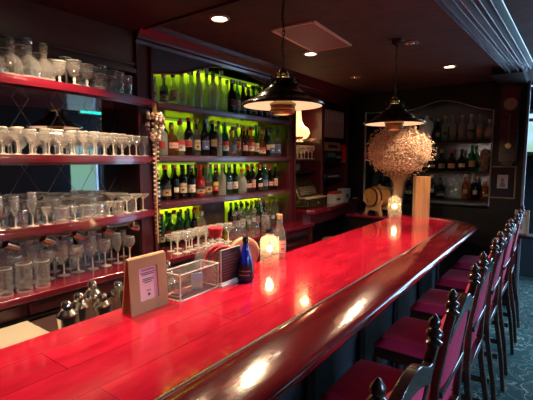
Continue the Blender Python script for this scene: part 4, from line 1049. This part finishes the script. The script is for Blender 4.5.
# ================================================================== END WALL
ec = E('end_bottle_cabinet', (-1.33, 5.15, 1.06), 'dark wall cabinet of bottles with curved white-lined glass top on the end wall', 'cabinet')
at(ec, MB().box(-2.055, -.605, 5.27, 5.298, 1.06, 2.35).build('back_mirror', P('dim mirror', (.20,.25,.36), .25, metal=.8), ec))
ES = [1.825, 1.475, 1.145]
for zt in ES: at(ec, MB().box(-2.055, -.605, 5.0, 5.27, zt-.03, zt).build('shelf', M_dark, ec, bevel=.003))
def ez(x):
    t = (x+2.05)/1.45; return 2.20+.10*math.exp(-((t-.64)/.18)**2)-.03*t-.035*max(0, t-.8)*5
xs = [-2.055+1.45*i/30 for i in range(31)]
pl = [(x, ez(x)) for x in xs]+[(-.605, 2.449), (-2.055, 2.449)]
at(ec, MB().prism(pl, 'y', 5.0, 5.04).build('arched_header', M_dark, ec))
at(ec, MB().tube([(x, 4.997, ez(x)) for x in xs]+[(-.61,4.997,1.95),(-.61,4.997,1.10)], .0055, 6).build('arch_trim', P('pale trim', (.45,.50,.60), .2, metal=.3), ec))
at(ec, MB().box(-2.065,-2.045,4.985,5.0,1.06,2.21).build('side_trim', P('pale trim', (.45,.50,.60), .2, metal=.3), ec))
def ex(px): return -1.27+(px-432)*.01086
grp = 'bottles on the end wall cabinet'
eb = [(439,'spirit','frosted','gold','tan'),(446,'slim','dark','black','black'),(453,'spirit','clear','gold','tan'),(460,'spirit','clear','silver','tan'),(468,'spirit','clear','gold','tan'),(476,'slim','clear','silver','tan'),(484,'squat','clear','silver',None)]
eb = [(437,'spirit','brown','cork','tan'),(444,'tall','frosted','gold','black'),(452,'tall','frosted','cork','tan'),(461,'tall','frosted','gold','tan'),(469.5,'tall','frosted','silver','tan'),(478,'tall','frosted','cork','tan'),(487,'squat','frosted','silver',None)]  # frosted glass paints in the daylight on clear bottles' shoulders
pos = ['leftmost','second','third','fourth','fifth','sixth','rightmost']
for i, (px, sh, c, cp, lb) in enumerate(eb):
    bottle(sh, c, cp, lb, (ex(px)+.02, 5.10, ES[0]), f'{c} bottle, {pos[i]} on the top shelf of the end wall cabinet', grp, 1.0, math.radians(-70))
eb = [(433,'liqueur','dark','black','cream'),(442,'liqueur','dark','cork','tan'),(452,'liqueur','brown','red','pink'),(462,'liqueur','dark','black','white'),(472,'tall','green','green','tan')]
for i, (px, sh, c, cp, lb) in enumerate(eb):
    bottle(sh, c, cp, lb, (ex(px)+.02, 5.10, ES[1]), f'{c} bottle, {pos[i] if i else "leftmost"} on the middle shelf of the end wall cabinet', grp, 1.1, math.radians(-70), 1.0)
o = E('carved_figurine', (ex(484)+.02, 5.10, ES[1]), 'tan carved bird-like figurine at the right of the middle shelf', 'figurine')
MB().lathe([(0,0),(.04,0),(.045,.03),(.05,.09),(.04,.14),(.05,.19),(.035,.235),(0,.25)], 16, T=Matrix.Diagonal((1,.7,1,1))).build('carved_body', P('carved tan', (.30,.20,.13), .6, noise=((40,40,40),(.10,.06,.04),.45,.55), bump=(60,.8)), o)
MB().tube([(.0,-.03,.10),(.04,-.045,.13),(.05,-.03,.19)], .010, 8).tube([(-.0,-.03,.06),(-.045,-.04,.09),(-.05,-.03,.15)], .010, 8).build('arms', P('carved tan', (.30,.20,.13), .6), o)
eb = [(433,'port','dark','silver','cream'),(442,'liqueur','dark','black','cream'),(451,'squat','clear','silver',None),(459,'tall','clear','silver',None),(467,'tall','amber','silver','tan'),(476,'port','dark','cork','cream'),(486,'squat','amber','silver','tan')]
for i, (px, sh, c, cp, lb) in enumerate(eb):
    bottle(sh, c, cp, lb, (ex(px)+.02, 5.10, ES[2]), f'{c} bottle, {pos[i]} on the lowest shelf of the end wall cabinet', grp, 1.05, math.radians(-70), 1.0)
eb = [(374,'tall','dark','black','white'),(381,'tall','dark','gold','cream'),(389,'spirit','clear','silver','white'),(415,'tall','green','black',None),(408,'spirit','dark','black','cream')]
for zi in range(3):
    for i, (px, sh, c, cp, lb) in enumerate(eb):
        if zi == 0 and i > 3: continue
        bottle(sh, c, cp, lb, (ex(px)+.02, 5.10, ES[zi]), f'{c} bottle, {["leftmost","second","third","fifth","fourth"][i]} of the {["top","middle","lowest"][zi]} shelf group behind the dried flowers', 'bottles behind the dried flowers', 1.0, math.radians(-70), .95)
o = E('white_decanter', (ex(427), 5.08, ES[0]), 'frosted white teardrop decanter left of the end cabinet bottles', 'decanter')
MB().lathe([(0,0),(.03,0),(.04,.008),(.055,.05),(.085,.16),(.08,.21),(.045,.25),(.02,.265),(.018,.30),(0,.30)], 24, T=Matrix.Diagonal((1,.5,1,1))).build('glass_body', P('frosted white', (.85,.90,.95), .2), o)
MB().tube([(.02,0,.27),(.06,0,.30),(.085,0,.27),(.075,0,.21)], .005, 6).build('handle', M_steel, o)
# wall clock
ck = E('wall_clock', (-.45, 5.0, 2.0), 'dark wooden pendulum wall clock on the end wall', 'clock')
MB().box(-.085,.085,-.07,-.001,-.42,.33).prism([(-.105,.33),(.105,.33),(.08,.37),(0,.40),(-.08,.37)], 'y', -.08, -.001).prism([(-.07,-.42),(.07,-.42),(.03,-.47),(-.03,-.47)], 'y', -.06, -.001).build('case', M_frame, ck, bevel=.004)
T = Matrix.Translation((0,-.075,.18)) @ Matrix.Rotation(PI/2,4,'X')
MB().lathe([(0,.0),(.062,.0)], 32, T=T).build('dial', P('aged dial', (.26,.20,.12), .5), ck)
MB().lathe([(.062,-.004),(.068,.006),(.072,-.004)], 32, T=T).build('bezel', M_brass, ck)
MB().box(-.0015,.0015,-.077,-.076,.18,.225).box(0,.03,-.077,-.076,.1785,.1815).build('hands', M_black, ck)
MB().box(-.003,.003,-.076,-.072,-.25,.08).lathe([(0,.0),(.028,0)], 20, T=Matrix.Translation((0,-.078,-.25)) @ Matrix.Rotation(PI/2,4,'X')).build('pendulum', M_brass, ck)
# framed picture below the clock
fp = E('framed_picture', (-.49, 5.0, 1.36), 'framed dark picture with pale centre portrait below the clock', 'picture')
MB().box(-.125,-.11,-.022,-.001,-.175,.175).box(.11,.125,-.022,-.001,-.175,.175).box(-.11,.11,-.022,-.001,.16,.175).box(-.11,.11,-.022,-.001,-.175,-.16).build('frame', P('picture frame', (.20,.12,.06), .5), fp, bevel=.003)
MB().box(-.11,.11,-.010,-.001,-.16,.16).build('mat', P('dark mat', (.020,.008,.014), .85), fp)
MB().box(-.048,.052,-.012,-.010,-.065,.08).build('print', P('portrait print', (.42,.36,.34), .6), fp)
MB().prism([(-.02,-.05),(.03,-.05),(.025,-.01),(.01,.0),(.018,.02),(.012,.045),(-.006,.05),(-.016,.03),(-.008,.0),(-.022,-.015)], 'y', -.0128, -.012).build('figure_print', P('portrait dark', (.16,.13,.13), .6), fp)
# low table with a small leaning framed card, at the end of the row of chairs
tb = E('console_table', (-.16, 4.93, 0), 'narrow dark console table against the end wall', 'table')
MB().box(-.30,.12,-.14,.06,.80,.83).build('tabletop', M_dark, tb, bevel=.004)
for x in (-.28,.10):
    for y in (-.12,.04): MB().box(x-.015,x+.015,y-.015,y+.015,0,.80).build('leg', M_dark, tb)
fr2 = E('small_framed_sign', (-.285, 4.90, .831), 'small wooden framed pale notice standing beyond the chairs', 'sign')
MB().box(-.065,-.052,-.010,.010,0,.25).box(.052,.065,-.010,.010,0,.25).box(-.052,.052,-.010,.010,0,.013).box(-.052,.052,-.010,.010,.237,.25).build('frame', P('tan frame', (.40,.26,.16), .5), fr2)
MB().box(-.052,.052,.0,.004,.013,.237).build('sheet', P('pale notice', (.50,.56,.66), .5), fr2)
MB().box(-.03,.03,-.001,.0,.18,.21).box(-.02,.01,-.001,0,.05,.13).build('print', P('notice print', (.40,.20,.10), .5), fr2)
